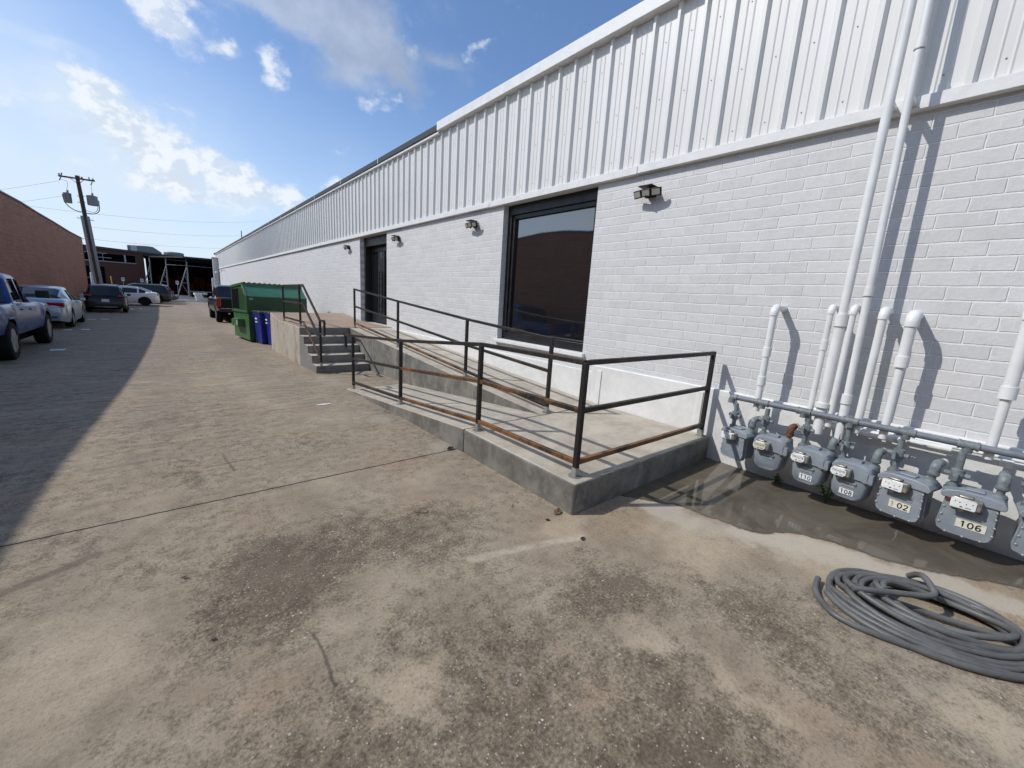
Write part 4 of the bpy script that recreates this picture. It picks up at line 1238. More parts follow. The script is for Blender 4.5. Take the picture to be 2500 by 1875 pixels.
def wheelie(loc, rz, label):
    t = thing('recycling_bin', label, 'bin', loc, rz, 'blue recycling bins beside the dumpster')
    g = MB()
    def sec(z, w, d, y0): return [(-w / 2, y0 - d / 2, z), (w / 2, y0 - d / 2, z), (w / 2, y0 + d / 2, z), (-w / 2, y0 + d / 2, z)]
    S = [sec(.03, .46, .52, 0), sec(.30, .49, .58, 0), sec(.86, .56, .68, 0), sec(.861, .60, .73, 0), sec(.99, .61, .75, 0), sec(1.0, .57, .70, 0)]
    g.add([p for s in S for p in s], [(i * 4 + j, i * 4 + (j + 1) % 4, i * 4 + 4 + (j + 1) % 4, i * 4 + 4 + j) for i in range(5) for j in range(4)] + [(3, 2, 1, 0), (20, 21, 22, 23)])
    g.build('body', M['bin_blue'], t, bevel=.03, seg=3)
    g = MB(); g.prism([(-.40, 1.005), (.40, 1.005), (.40, 1.03), (.30, 1.07), (-.25, 1.10), (-.40, 1.06)], -.32, .32, 'x'); g.build('lid', M['bin_lid'], t, bevel=.015)
    for s in (-.27, .27):
        g = MB(); g.lathe([(.02, -.03), (.09, -.03), (.10, -.01), (.10, .01), (.09, .03), (.02, .03)], (s * .8, .30, .10), 'x', 16); g.build('wheel', M['rubber'], t, smooth=True)
    g = MB()
    for q in range(3): g.box((-.09 + q * .02, -.3725, .90 - .02 * q), (-.02 + q * .045, -.3705, .935 - .015 * q)) if q != 1 else None
    g.box((-.305, -.10, .80), (-.285, .10, .845)); g.box((-.30, -.08, .70), (-.275, .10, .74))
    g.build('mark', M['dial_white'], t)
    return t


wheelie((2.42, 15.62, gnd(15.6)), rad(8), 'blue recycling bin farther back, against the green dumpster')
wheelie((2.62, 15.02, gnd(15.0)), rad(4), 'blue recycling bin nearer the camera, half hidden by the dock wall')

# ------------------------------------------------------------------ vehicles
def lerpf(tab, y):
    if y <= tab[0][0]: return tab[0][1]
    for (a, va), (b_, vb) in zip(tab[:-1], tab[1:]):
        if y <= b_: return va + (vb - va) * (y - a) / (b_ - a) if b_ > a else vb
    return tab[-1][1]


def smoothf(tab, y, k=.06):
    return (lerpf(tab, y - k) + 2 * lerpf(tab, y) + lerpf(tab, y + k)) / 4


def vehicle(name, label, cat, loc, rz, S, paintm, group=None, tilt=0.0, rim=None):
    t = thing(name, label, cat, loc, rz, group)
    t.rotation_euler = (tilt, 0, rz)
    yr, yf, R = S['wheels']; L0_, L1_ = S['y']
    st = set()
    y = L0_
    while y < L1_: st.add(round(y, 3)); y += .09
    st.add(L1_)
    for w in (yr, yf):
        for k in range(-12, 13): st.add(round(w + (R + .075) * math.sin(k / 12 * math.pi / 2), 3))
    for k in S.get('cuts', []): st.add(round(k - .012, 3)); st.add(round(k + .012, 3))
    st = sorted(q for q in st if L0_ <= q <= L1_)
    rows = []
    for y in st:
        k = S.get('k', .05)
        zs = smoothf(S['belt'], y, k); zr = smoothf(S['roof'], y, .02 if S.get('cuts') else k)
        w = smoothf(S['width'], y, k); wr = smoothf(S['rw'], y, k)
        zb = smoothf(S['sill'], y, k)
        zlow = zb
        for wy in (yr, yf):
            dd = abs(y - wy); Ra = R + .075
            if dd < Ra: zb = max(zb, R + math.sqrt(Ra * Ra - dd * dd) * 1.0)
        zr = max(zr, zs + .02)
        cab = zr > zs + .12
        sec = [(0, zb + .01), (w - .10, zb + .01), (w - .015 - max(0, .035 * (1 - (zb - zlow) * 4)), zb), (w - .004, zb + (zs - zb) * .22), (w, zb + (zs - zb) * .5), (w - .012, zb + (zs - zb) * .78), (w - .05, zs - .025), (w - .085, zs),
               ((wr + .055) if cab else w - .13, (zr - .13) if cab else zs + .008), ((wr + .01) if cab else w - .18, (zr - .055) if cab else zs + .012), ((wr - .09) if cab else w - .3, (zr - .012) if cab else zs + .018), ((wr - .30) if cab else w * .45, zr if cab else zs + .026), (0, zr + .012 if cab else zs + .032)]
        rows.append((y, sec, cab))
    parts = {}
    def key(y, j, cab):
        if j <= 1: return 'underbody'
        if S.get('trim') and j == 2: return 'sill_trim'
        if j == 7 and any(a < y < b_ for a, b_ in S['win']): return 'side_window'
        if j >= 9 and S.get('ws') and S['ws'][0] < y < S['ws'][1]: return 'windscreen'
        if j >= 9 and S.get('bl') and S['bl'][0] < y < S['bl'][1]: return 'rear_window'
        if j >= 7 and S.get('bed') and S['bed'][0] < y < S['bed'][1]: return 'bed_cover'
        return 'body'
    for (ya, sa, ca), (yb, sb, cb) in zip(rows[:-1], rows[1:]):
        ym = (ya + yb) / 2
        for j in range(len(sa) - 1):
            kx = key(ym, j, ca and cb)
            for s in (1, -1):
                k2 = kx
                if kx == 'side_window': k2 = (kx, s, [i for i, (a, b_) in enumerate(S['win']) if a < ym < b_][0])
                m_ = parts.setdefault(k2, MB())
                q = [(s * sa[j][0], ya, sa[j][1]), (s * sb[j][0], yb, sb[j][1]), (s * sb[j + 1][0], yb, sb[j + 1][1]), (s * sa[j + 1][0], ya, sa[j + 1][1])]
                m_.face(q if s > 0 else q[::-1])
    for row, sgn in ((rows[0], -1), (rows[-1], 1)):
        y, sec, c = row
        pts_ = [(x, y, z) for x, z in sec] + [(-x, y, z) for x, z in sec[-2:0:-1]]
        parts['body'].face(pts_ if sgn < 0 else pts_[::-1])
    mats = {'body': paintm, 'underbody': M['rubber'], 'sill_trim': M['black_plastic'], 'bed_cover': M['black_plastic']}
    for kx, m_ in parts.items():
        if isinstance(kx, tuple): kx = kx[0]
        o = m_.build(kx, mats.get(kx, M['car_glass']), t, smooth=True, weld=True, sharp=42)
    g = MB(); g.box((-.62, L0_ + .35, .20), (.62, L1_ - .35, .60)); g.build('chassis_shade', M['dark_void'], t)  # near-black block added between the wheels to deepen the shade underneath
    # wheels
    tw = S.get('tw', .24)
    for wy in (yr, yf):
        for s in (-1, 1):
            w = smoothf(S['width'], wy)
            xo = s * (w - .015); xi = s * (w - .015 - tw)
            g = MB()
            g.lathe([(R * .62, xo - s * .012), (R * .66, xo), (R * .90, xo), (R * .985, xo - s * .03), (R, xo - s * .06), (R, xi + s * .05), (R * .93, xi), (R * .6, xi)], (0, wy, R), 'x', 28)
            wh = g.build('wheel', M['rubber'], t, smooth=True)
            g = MB(); g.lathe([(R * .64, xo - s * .010), (R * .66, xo - s * .004), (R * .60, xo - s * .03), (R * .56, xo - s * .09), (.0, xo - s * .10)], (0, wy, R), 'x', 24)
            for q in range(6 if R < .36 else 6):
                a = q * math.pi / 3 + .3
                g.bar((xo - s * .022, wy + R * .10 * math.cos(a), R + R * .10 * math.sin(a)), (xo - s * .016, wy + R * .60 * math.cos(a), R + R * .60 * math.sin(a)), .055 * R / .34, .03, (1, 0, 0))
            g.lathe([(.05, xo - s * .03), (.05, xo - s * .01), (.02, xo - s * .006)], (0, wy, R), 'x', 12)
            g.build('rim', rim or M['alloy'], wh, smooth=True)
    # lamps, plate, mirrors, handles, bumpers
    for (kind, x, y, z, w_, h_, dpt, m_) in S.get('bits', []):
        for s in ((1, -1) if x else (1,)):
            g = MB(); cx = s * x
            g.box((cx - w_ / 2, y - dpt / 2, z - h_ / 2), (cx + w_ / 2, y + dpt / 2, z + h_ / 2)); g.build(kind, m_, t, bevel=min(.03, w_ * .3, h_ * .3, dpt * .3), seg=3)
    return t


blue = paint('metallic_blue', (.003, .036, .17), .26, .0, .25, .15)
silver = paint('silver_paint', (.36, .42, .48), .30, .5, .4)
black = paint('black_paint', (.002, .002, .003), .22, 0, .04, .08)
white = paint('white_car_paint', (.66, .66, .65), .3, .0)
charcoal = paint('charcoal_paint', (.018, .018, .016), .3, .0, .2, .25)
navy = paint('slate_paint', (.030, .045, .065), .28, .3, .3)
bpl, chm, rl, hl, plw = M['black_plastic'], M['chrome'], M['red_lamp'], M['head_lamp'], M['plate_white']


def pitch(y): return math.atan((gnd(y + 1) - gnd(y - 1)) / 2)


tac = dict(y=(-2.75, 2.72), wheels=(-1.60, 1.90, .40), tw=.27, k=.05, trim=False,
           belt=[(-2.75, 1.08), (-2.7, 1.13), (-.85, 1.14), (-.8, 1.17), (.9, 1.10), (1.25, 1.13), (2.3, 1.06), (2.6, .98), (2.72, .85)],
           roof=[(-2.75, 1.0), (-.86, 1.0), (-.84, 1.2), (-.68, 1.74), (-.4, 1.80), (.35, 1.80), (.55, 1.74), (1.28, 1.16), (2.72, .9)],
           width=[(-2.75, .90), (-2.6, .93), (-2.2, .93), (-1.95, .97), (-1.25, .97), (-1.05, .935), (1.3, .935), (1.5, .97), (2.3, .97), (2.5, .93), (2.72, .80)], rw=[(-.9, .72), (.5, .69), (1.3, .66)],
           sill=[(-2.75, .62), (-2.2, .56), (-1, .47), (1.3, .47), (2.4, .5), (2.72, .6)],
           win=[(-.62, .04), (.13, .98)], ws=(.56, 1.26), bl=(-.84, -.70), bed=(-2.66, -.86), cuts=[-.85],
           bits=[('tail_light', .84, -2.74, .98, .16, .34, .08, rl), ('bumper', 0, -2.80, .62, 1.70, .20, .18, chm), ('head_light', .70, 2.62, .92, .36, .18, .2, hl), ('grille', 0, 2.72, .85, .9, .28, .06, bpl), ('bumper', 0, 2.70, .58, 1.7, .22, .22, bpl),
                 ('mirror', 1.07, .92, 1.33, .24, .19, .12, bpl), ('door_handle', .94, -.45, 1.00, .03, .035, .17, blue), ('door_handle', .94, .35, .98, .03, .035, .17, blue), ('license_plate', 0, -2.90, .66, .3, .15, .012, plw),
                 ('wheel_flare', .965, -1.60, .86, .03, .03, .5, blue)])
vehicle('pickup_truck', 'blue crew cab pickup truck parked at the left edge', 'pickup truck', (-3.52, 14.70, gnd(14.7) + .005), rad(.5), tac, blue, tilt=pitch(14.7))

cam_ = dict(y=(-2.40, 2.40), wheels=(-1.30, 1.45, .325), tw=.22,
            belt=[(-2.40, .78), (-2.34, .98), (-2.25, 1.03), (-1.6, 1.05), (-1.4, 1.0), (.9, .93), (1.5, .90), (2.1, .78), (2.32, .66), (2.40, .55)],
            roof=[(-2.4, .6), (-1.75, 1.06), (-1.0, 1.40), (-.5, 1.47), (.1, 1.47), (.4, 1.42), (1.25, .96), (2.4, .6)],
            width=[(-2.40, .70), (-2.3, .84), (-1.9, .90), (1.6, .91), (2.1, .86), (2.3, .76), (2.4, .60)], rw=[(-1.8, .56), (-.8, .60), (.4, .60), (1.25, .55)],
            sill=[(-2.4, .30), (-2.2, .24), (-.9, .20), (1.2, .22), (2.2, .24), (2.4, .34)],
            win=[(-1.38, -1.0), (-.92, -.12), (-.05, .9)], ws=(.42, 1.24), bl=(-1.72, -.98),
            bits=[('tail_light', .62, -2.33, .86, .42, .15, .14, rl), ('license_plate', 0, -2.38, .80, .3, .15, .03, plw), ('trim_strip', .62, -2.38, .772, .40, .018, .06, chm), ('head_light', .64, 2.16, .66, .32, .14, .3, hl), ('mirror', .98, .78, .98, .18, .12, .1, silver),
                  ('door_handle', .905, -.72, .84, .025, .03, .17, chm), ('door_handle', .905, .15, .83, .025, .03, .17, chm), ('bumper', 0, -2.36, .42, 1.3, .12, .08, bpl)])
vehicle('sedan', 'silver sedan parked in front of the blue pickup', 'car', (-3.72, 23.52, gnd(23.5) + .005), rad(1.0), cam_, silver, tilt=pitch(23.5))

suvS = dict(y=(-2.32, 2.30), wheels=(-1.30, 1.42, .36), tw=.24, trim=True,
            belt=[(-2.32, .82), (-2.28, 1.0), (-2.15, 1.07), (.9, .99), (1.5, .98), (2.1, .86), (2.3, .62)],
            roof=[(-2.32, .8), (-2.26, 1.1), (-1.95, 1.60), (-1.6, 1.68), (.1, 1.70), (.45, 1.62), (1.25, 1.02), (2.3, .7)],
            width=[(-2.32, .78), (-2.2, .90), (-1.7, .95), (1.6, .95), (2.1, .88), (2.3, .68)], rw=[(-2.3, .60), (-1.6, .66), (.4, .66), (1.3, .60)],
            sill=[(-2.32, .36), (-2.1, .28), (-.9, .24), (1.2, .26), (2.3, .34)],
            win=[(-1.85, -1.10), (-1.02, -.2), (-.12, .9)], ws=(.46, 1.24), bl=(-2.27, -1.98))
suv1 = dict(suvS); suv1['bits'] = [('tail_light', .72, -2.27, 1.02, .34, .10, .12, rl), ('license_plate', 0, -2.335, .74, .34, .17, .02, plw), ('bumper', 0, -2.30, .46, 1.5, .16, .12, bpl), ('trim_strip', 0, -2.31, .36, 1.0, .03, .06, chm), ('mirror', 1.02, .82, 1.06, .2, .14, .1, black), ('roof_rail', .60, -.8, 1.72, .03, .03, 1.6, bpl), ('head_light', .66, 2.14, .80, .3, .12, .25, hl)]
vehicle('suv', 'black suv with a white license plate, parked beyond the silver sedan', 'car', (-2.86, 34.6, gnd(34.6) + .005), rad(2.2), suv1, black, tilt=pitch(34.2)).scale = (.93, .95, .93)
hatch = dict(cam_); hatch['roof'] = [(-2.15, .6), (-1.95, 1.08), (-1.1, 1.42), (-.5, 1.47), (.1, 1.47), (.4, 1.42), (1.25, .96), (2.4, .6)]
hatch['y'] = (-2.15, 2.4); hatch['belt'] = [(-2.15, .78), (-2.12, .95), (-2.02, 1.04), (-1.6, 1.06), (-1.4, 1.0), (.9, .93), (1.5, .90), (2.1, .78), (2.32, .66), (2.40, .55)]
hatch['width'] = [(-2.15, .68), (-2.08, .84), (-1.8, .90), (1.6, .91), (2.1, .86), (2.3, .76), (2.4, .60)]
hatch['bits'] = [('tail_light', .66, -2.08, .90, .26, .09, .14, rl), ('mirror', .98, .78, .98, .18, .12, .1, white), ('door_handle', .905, -.72, .84, .025, .03, .17, chm), ('door_handle', .905, .15, .83, .025, .03, .17, chm), ('head_light', .64, 2.16, .66, .32, .14, .3, hl)]
# bays square to the wall: noses toward the brick building
vehicle('sedan', 'white sedan parked nose toward the brick wall, dark wheels', 'car', (-2.78, 44.33, gnd(44.3) + .005), rad(88), hatch, white, rim=M['rubber'])
suv2 = dict(suvS); suv2['bits'] = [('tail_light', .72, -2.27, 1.02, .34, .12, .12, rl), ('mirror', 1.02, .82, 1.06, .2, .14, .1, bpl), ('roof_rail', .60, -.8, 1.72, .03, .03, 1.6, bpl), ('license_plate', 0, -2.335, .74, .3, .15, .02, plw)]
vehicle('suv', 'dark charcoal suv directly behind the white sedan', 'car', (-2.12, 49.53, gnd(49.5) + .005), rad(88), suv2, charcoal, 'dark suvs parked past the white sedan')
vehicle('suv', 'second dark suv, between the charcoal suv and the slate hatchback', 'car', (-1.97, 52.4, gnd(52.4) + .005), rad(88), suv2, black, 'dark suvs parked past the white sedan')
comp = dict(cam_); comp['bits'] = [('head_light', .62, 2.14, .68, .34, .13, .34, hl), ('grille', 0, 2.40, .5, .9, .14, .06, bpl), ('mirror', .98, .78, .98, .18, .12, .1, navy), ('tail_light', .66, -2.30, .88, .26, .10, .16, rl)]
vehicle('sedan', 'slate blue car with its nose pointing toward the lane', 'car', (-1.67, 55.5, gnd(55.5) + .005), rad(-90), comp, navy)
vehicle('suv', 'white suv farthest along the parked row, rear pillar showing', 'car', (-1.95, 58.5, gnd(58.5) + .005), rad(88), suv2, white)

gmc = dict(y=(-2.95, 2.9), wheels=(-1.83, 1.83, .41), tw=.28, cuts=[-.95],
           belt=[(-2.95, 1.16), (-2.9, 1.25), (-.96, 1.25), (-.9, 1.25), (1.0, 1.20), (1.4, 1.24), (2.5, 1.18), (2.8, 1.06), (2.9, .9)],
           roof=[(-2.95, 1.1), (-.97, 1.1), (-.945, 1.3), (-.80, 1.84), (-.5, 1.91), (.4, 1.91), (.6, 1.85), (1.38, 1.26), (2.9, 1.0)],
           width=[(-2.95, .93), (-2.8, .97), (-2.3, .98), (1.4, .98), (2.5, .98), (2.75, .93), (2.9, .84)], rw=[(-.95, .74), (.5, .74), (1.4, .70)],
           sill=[(-2.95, .66), (-2.3, .58), (-1, .5), (1.4, .5), (2.6, .5), (2.9, .6)],
           win=[(-.72, .02), (.12, 1.06)], ws=(.62, 1.36), bl=(-.945, -.82), bed=(-2.86, -.97),
           bits=[('tail_light', .90, -2.93, 1.05, .17, .44, .10, rl), ('bumper', 0, -3.00, .66, 1.8, .17, .20, bpl), ('bumper_strip', 0, -3.03, .755, 1.7, .025, .16, chm), ('tailgate_handle', 0, -2.96, 1.12, .28, .07, .03, bpl), ('mirror', 1.16, 1.0, 1.34, .24, .26, .14, bpl), ('mirror_cap', 1.16, .925, 1.38, .22, .14, .02, chm), ('license_plate', 0, -3.105, .68, .3, .15, .012, plw), ('exhaust', .5, -2.85, .5, .1, .08, .3, chm), ('head_light', .74, 2.75, 1.0, .36, .26, .2, hl)])
vehicle('pickup_truck', 'black pickup truck parked beyond the green dumpster, tailgate toward us', 'pickup truck', (2.74, 28.05, gnd(28) + .005), rad(.6), gmc, black, tilt=pitch(28))

# ------------------------------------------------------------------ planter
t = thing('planter', 'big white tapered planter pot at the end of the lane', 'planter', (2.80, 62.6, gnd(62)))
g = MB(); g.lathe([(.30, 0), (.33, .02), (.475, .70), (.475, .71)], (0, 0, 0), 'z', 28); g.build('pot', M['planter_white'], t, smooth=True)
g = MB(); g.lathe([(.475, .70), (.54, .705), (.56, .95), (.50, .955), (.46, .80), (.0, .80)], (0, 0, 0), 'z', 28); g.build('rim', M['planter_white'], t, smooth=True)

# ------------------------------------------------------------------ red brick building on the left
bb = thing('brick_building', 'windowless red brick warehouse wall along the left side of the lane', 'building', (-5.11, 0, 0))
prof = [(-30, 4.75), (5, 4.76), (12, 4.84), (20, 4.86), (28, 4.80), (31, 4.80), (34, 4.72), (38.7, 4.65), (43.7, 4.54), (49.2, 4.52)]
g = MB()
n = len(prof)
vs = [(0, y, -1.0) for y, z in prof] + [(0, y, z) for y, z in prof] + [(-18, y, -1.0) for y, z in prof] + [(-18, y, z) for y, z in prof]
fs = [(i + 1, i, n + i, n + i + 1) for i in range(n - 1)] + [(2 * n + i, 2 * n + i + 1, 3 * n + i + 1, 3 * n + i) for i in range(n - 1)]
fs += [(0, 2 * n, 3 * n, n), (n - 1, 2 * n - 1, 4 * n - 1, 3 * n - 1)]
g.add(vs, fs); g.build('wall', M['brick_red'], bb)
g = MB()
for (ya, za), (yb, zb_) in zip(prof[:-1], prof[1:]):
    g.prism([(ya, za), (yb, zb_), (yb, zb_ + .07), (ya, za + .07)], -.32, .05, 'x')
g.build('coping', M['gutter'], bb)
g = MB(); g.face([(-.3, -30, 4.3), (-.3, 49, 4.2), (-18, 49, 4.2), (-18, -30, 4.3)]); g.build('roof', M['roof_membrane'], bb)
g = MB(); g.tube([(0, 0, 0), (0, 0, .22)], .07, 10); g.lathe([(.11, .22), (.11, .30), (.02, .34)], (0, 0, 0), 'z', 10)
o = g.build('roof_vent', M['steel_grey'], smooth=True, loc=(-5.3, 27.6, 4.86)); tag(o, 'small vent cap poking above the brick warehouse roofline at the left edge', 'vent')

# ------------------------------------------------------------------ utility pole and wires
up = thing('utility_pole', 'leaning wooden utility pole with crossarm and two grey transformers', 'utility pole', (-5.03, 56, gnd(56)))
top = Vector((-.50, 0, 10.95))
at = lambda z: top * (z / 10.95)
g = MB(); g.tube([at(-.5), at(4), at(8), at(10.95)], [.19, .175, .155, .14], 14); g.build('pole', M['wood_dark'], up, smooth=True)
for s in (-1, 1):
    g = MB(); g.tube([at(0) + Vector((s * .21, -.14, 0)), at(7.5) + Vector((s * .19, -.13, 0))], .115, 12); g.build('conduit_guard', M['pole_guard'], up, smooth=True)
c = at(10.65)
g = MB(); g.bar(c + Vector((-1.17, -.18, .0)), c + Vector((1.13, -.18, .06)), .10, .13); arm = g.build('crossarm', M['wood_dark'], up, bevel=.01)
g = MB(); g.bar(c + Vector((-.45, -.2, -.04)), at(10.2) + Vector((0, -.17, 0)), .035); g.bar(c + Vector((.42, -.2, 0)), at(10.2) + Vector((0, -.17, 0)), .035); g.build('brace', M['wood_dark'], up)
for x, dz_, h in ((-1.1, .14, .10), (.30, .15, .10), (1.0, .16, .10)):
    g = MB(); g.lathe([(.02, -.1), (.03, -.05), (.09, -.02), (.05, .03), (.08, .06), (.02, .1)], c + Vector((x, -.18, dz_)), 'z', 10); g.build('insulator', M['steel_grey'], up, smooth=True)
for x, tl in ((-.98, .1), (.16, -.05), (.80, -.1)):
    g = MB(); g.tube([c + Vector((x + tl * .6, -.18, .30)), c + Vector((x, -.18, .05))], .045, 8); g.build('fuse_cutout', M['transformer'], up, smooth=True)
for x in (-1.0, .95):
    g = MB(); g.tube([c + Vector((x, -.2, -.05)), c + Vector((x - .13, -.2, -.36))], .04, 8); g.build('arrester', M['transformer'], up, smooth=True)
for sx, w_, zc in ((-.88, .27, 8.92), (.70, .37, 8.98)):
    b0 = at(zc)
    g = MB(); g.lathe([(w_ * .9, -.44), (w_, -.40), (w_, .30), (w_ * 1.05, .32), (w_ * 1.02, .38), (w_ * .5, .44), (0, .46)], b0 + Vector((sx, -.05, 0)), 'z', 18); tr = g.build('transformer', M['transformer'], up, smooth=True)
    g = MB(); g.lathe([(.05, .42), (.09, .50), (.05, .54), (.10, .60), (.04, .66)], b0 + Vector((sx + .05, -.05, 0)), 'z', 10); g.build('bushing', M['transformer'], tr, smooth=True)
    g = MB()
    for zz in (-.25, .28): g.bar(b0 + Vector((sx * .3, -.05, zz)), at(zc + zz), .05)
    g.build('bracket', M['wood_dark'], tr)
g = MB()
a0 = at(8.95)
g.tube(catmull([a0 + Vector((-1.17, -.1, .2)), a0 + Vector((-1.05, -.15, -.5)), a0 + Vector((-.6, -.2, -1.0)), a0 + Vector((.0, -.25, -1.15)), a0 + Vector((.6, -.2, -1.18)), a0 + Vector((1.05, -.15, -.85)), a0 + Vector((1.12, -.1, .1))]), .035, 8)
g.tube(catmull([a0 + Vector((1.0, -.1, .1)), a0 + Vector((1.0, -.15, -.6)), a0 + Vector((.75, -.2, -1.0)), a0 + Vector((.2, -.25, -.95))]), .02, 8)
g.tube(catmull([c + Vector((-1.0, -.2, -.25)), a0 + Vector((-.75, -.1, 1.3)), a0 + Vector((-.85, -.1, .6))]), .012, 6)
g.tube(catmull([c + Vector((.85, -.2, -.35)), a0 + Vector((.75, -.1, .95)), a0 + Vector((.72, -.1, .6))]), .012, 6)
g.tube(catmull([at(5.4), at(5.3) + Vector((-.5, 0, .15)), at(4.9) + Vector((-.45, 0, -.05)), at(4.7)]), .02, 6); g.tube(catmull([at(4.9), at(4.6) + Vector((-.4, 0, .1)), at(4.2) + Vector((-.1, 0, 0))]), .02, 6)
g.build('cable', M['wire'], up, smooth=True)
g = MB()
for zz in (7.25,): g.bar(at(zz) + Vector((-.55, -.1, .03)), at(zz) + Vector((.55, -.1, -.05)), .05)
g.build('step_bar', M['wood_dark'], up)


def wire(label, a, b_, sag, r=.008):
    a = Vector(a); b_ = Vector(b_)
    p = [a.lerp(b_, k / 16) - Vector((0, 0, sag * 4 * (k / 16) * (1 - k / 16))) for k in range(17)]
    g = MB(); g.tube(p, r, 6); o = g.build('overhead_wire', M['wire'], smooth=True); tag(o, label, 'wire', 'overhead power wires')


wire('highest overhead wire running from the utility pole to the right', at(7.8) + Vector((-5.03, 56, -.55)), (14, 90, 13.3), .5)
wire('middle overhead wire running from the utility pole to the right', at(6.6) + Vector((-5.03, 56, -.55)), (14, 92, 11.1), .5)
wire('lowest overhead wire running from the utility pole to the right', at(5.5) + Vector((-5.03, 56, -.55)), (14, 94, 8.9), .45)
wire('overhead wire dropping left from the crossarm end', c + Vector((-5.03 - 1.1, 55.8, -.95)), (-26, 70, 5.5), .4)
wire('overhead wire dropping left from the left transformer', at(9.0) + Vector((-5.03 - 1.2, 56, -.55)), (-24, 68, 5.0), .4)
wire('overhead wire leaving the pole to the left, highest of the near level ones', at(7.8) + Vector((-5.03, 56, -.55)), (-40, 60, 8.2), .3)

# ------------------------------------------------------------------ back building, shed canopy, roof plant
def K(x, z, Y): return (x * Y / 76.0, Y, 1.6 + (z - 1.6) * Y / 76.0)


YB = 88.0
bk = thing('back_building', 'low dark brown brick building closing the far end of the lane', 'building', (0, 0, 0))
q = lambda x, z: (x * YB / 76, 1.6 + (z - 1.6) * YB / 76)
g = MB()
xl, xr = q(-16, 0)[0], q(6, 0)[0]
zt1, zt2, zt3 = q(0, 5.50)[1], q(0, 4.98)[1], q(0, 4.62)[1]
wl, wr_, wz0, wz1 = q(-7.85, 0)[0], q(-3.1, 0)[0], q(0, 3.6)[1], q(0, 4.55)[1]
def wallq(x0, x1, z0, z1, z2=None):
    z2 = z1 if z2 is None else z2
    g.face([(x0, YB, z0), (x1, YB, z0), (x1, YB, z2), (x0, YB, z1)])
def rooft(x): 
    a, b_ = q(-16, 0)[0], q(-4.2, 0)[0]
    return zt1 + (zt2 - zt1) * (x - a) / (b_ - a) if x < b_ else zt2 + (zt3 - zt2) * (x - b_) / (xr - b_)
wallq(xl, wl, -1, rooft(xl), rooft(wl)); wallq(wl, wr_, -1, wz0); wallq(wl, wr_, wz1, rooft(wl), rooft(wr_)); xe = q(-2.3, 0)[0]; wallq(wr_, xe, -1, rooft(wr_), rooft(xe)); g.face([(xe, YB, -1), (xe, YB + 3, -1), (xe, YB + 3, rooft(xe)), (xe, YB, rooft(xe))])
for x in (wl, wr_): g.face([(x, YB, wz0), (x, YB + .3, wz0), (x, YB + .3, wz1), (x, YB, wz1)])
g.face([(wl, YB, wz0), (wr_, YB, wz0), (wr_, YB + .3, wz0), (wl, YB + .3, wz0)])
g.build('wall', M['brick_brown'], bk)
g = MB(); g.face([(xl, YB - .25, rooft(xl) + .02), (q(-4.2, 0)[0], YB - .25, zt2 + .02), (xr, YB - .25, zt3 + .02), (xr, YB + 25, zt3 + .3), (q(-4.2, 0)[0], YB + 25, zt2 + .3), (xl, YB + 25, rooft(xl) + .3)])
o = g.build('roof', M['gutter'], bk); md = o.modifiers.new('solid', 'SOLIDIFY'); md.thickness = .30; md.offset = -1
g = MB()
for x in (-6.2,): g.box((q(x, 0)[0] - .03, YB + .2, wz0), (q(x, 0)[0] + .03, YB + .28, wz1))
g.box((q(-4.1, 0)[0] - .1, YB + .02, wz0), (q(-4.1, 0)[0] + .1, YB + .28, wz1)); g.box((q(-6.6, 0)[0], YB + .1, q(0, 3.98)[1]), (q(-5.4, 0)[0], YB + .2, q(0, 4.06)[1]))
fr = g.build('window', M['steel_grey'], bk)
g = MB(); g.face([(wl, YB + .29, wz0), (wr_, YB + .29, wz0), (wr_, YB + .29, wz1), (wl, YB + .29, wz1)]); g.build('pane', M['dark_void'], fr)
g = MB(); g.box((wl - .1, YB - .08, wz0 - .12), (wr_ + .1, YB - .002, wz0)); g.build('sill', M['steel_grey'], fr)
g = MB(); d0, d1, dzz = q(-8.2, 0)[0], q(-6.2, 0)[0], q(0, 2.85)[1]
g.box((d0, YB - .06, -.6), (d1, YB - .002, dzz)); dr = g.build('door', M['dark_void'], bk)
g = MB()
for k in range(6): g.box((q(-6.75, 0)[0], YB - .08, .2 + k * .42), (q(-6.45, 0)[0], YB - .061, .23 + k * .42))
for xx in (-8.2, -7.5, -6.85): g.box((q(xx, 0)[0] - .04, YB - .09, -.6), (q(xx, 0)[0] + .04, YB - .061, dzz))
g.box((d0, YB - .09, 1.3), (d0 + 1.2, YB - .061, 1.4))
g.build('mullion', M['steel_grey'], dr)

# loading shed: roof on A-shaped frames
sh = thing('loading_shed', 'dark open loading shed with a flat roof behind the white planter', 'shed', (0, 0, 0))
zr0 = 4.98
plan = [(1.9, 73.5), (14, 73.5), (14, 92), (-3.2, 92)]
g = MB()
zc = [4.80, 4.86, 5.0, 5.08]
g.add([(p[0], p[1], zc[i]) for i, p in enumerate(plan)] + [(p[0], p[1], zc[i] + .2) for i, p in enumerate(plan)], [(3, 2, 1, 0), (4, 5, 6, 7)] + [(i, (i + 1) % 4, 4 + (i + 1) % 4, 4 + i) for i in range(4)])
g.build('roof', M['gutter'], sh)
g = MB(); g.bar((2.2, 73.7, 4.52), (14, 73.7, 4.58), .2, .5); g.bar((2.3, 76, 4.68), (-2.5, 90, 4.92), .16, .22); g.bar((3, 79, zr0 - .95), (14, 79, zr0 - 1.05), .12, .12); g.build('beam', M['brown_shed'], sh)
g = MB(); g.box((-2.4, 91.0, -.6), (14, 91.2, zr0)); g.box((13.8, 73.6, -.6), (14, 91, zr0)); g.box((-2.4, YB - .5, -.6), (-2.2, 91, zr0 - .1)); g.build('wall', M['brown_shed'], sh)
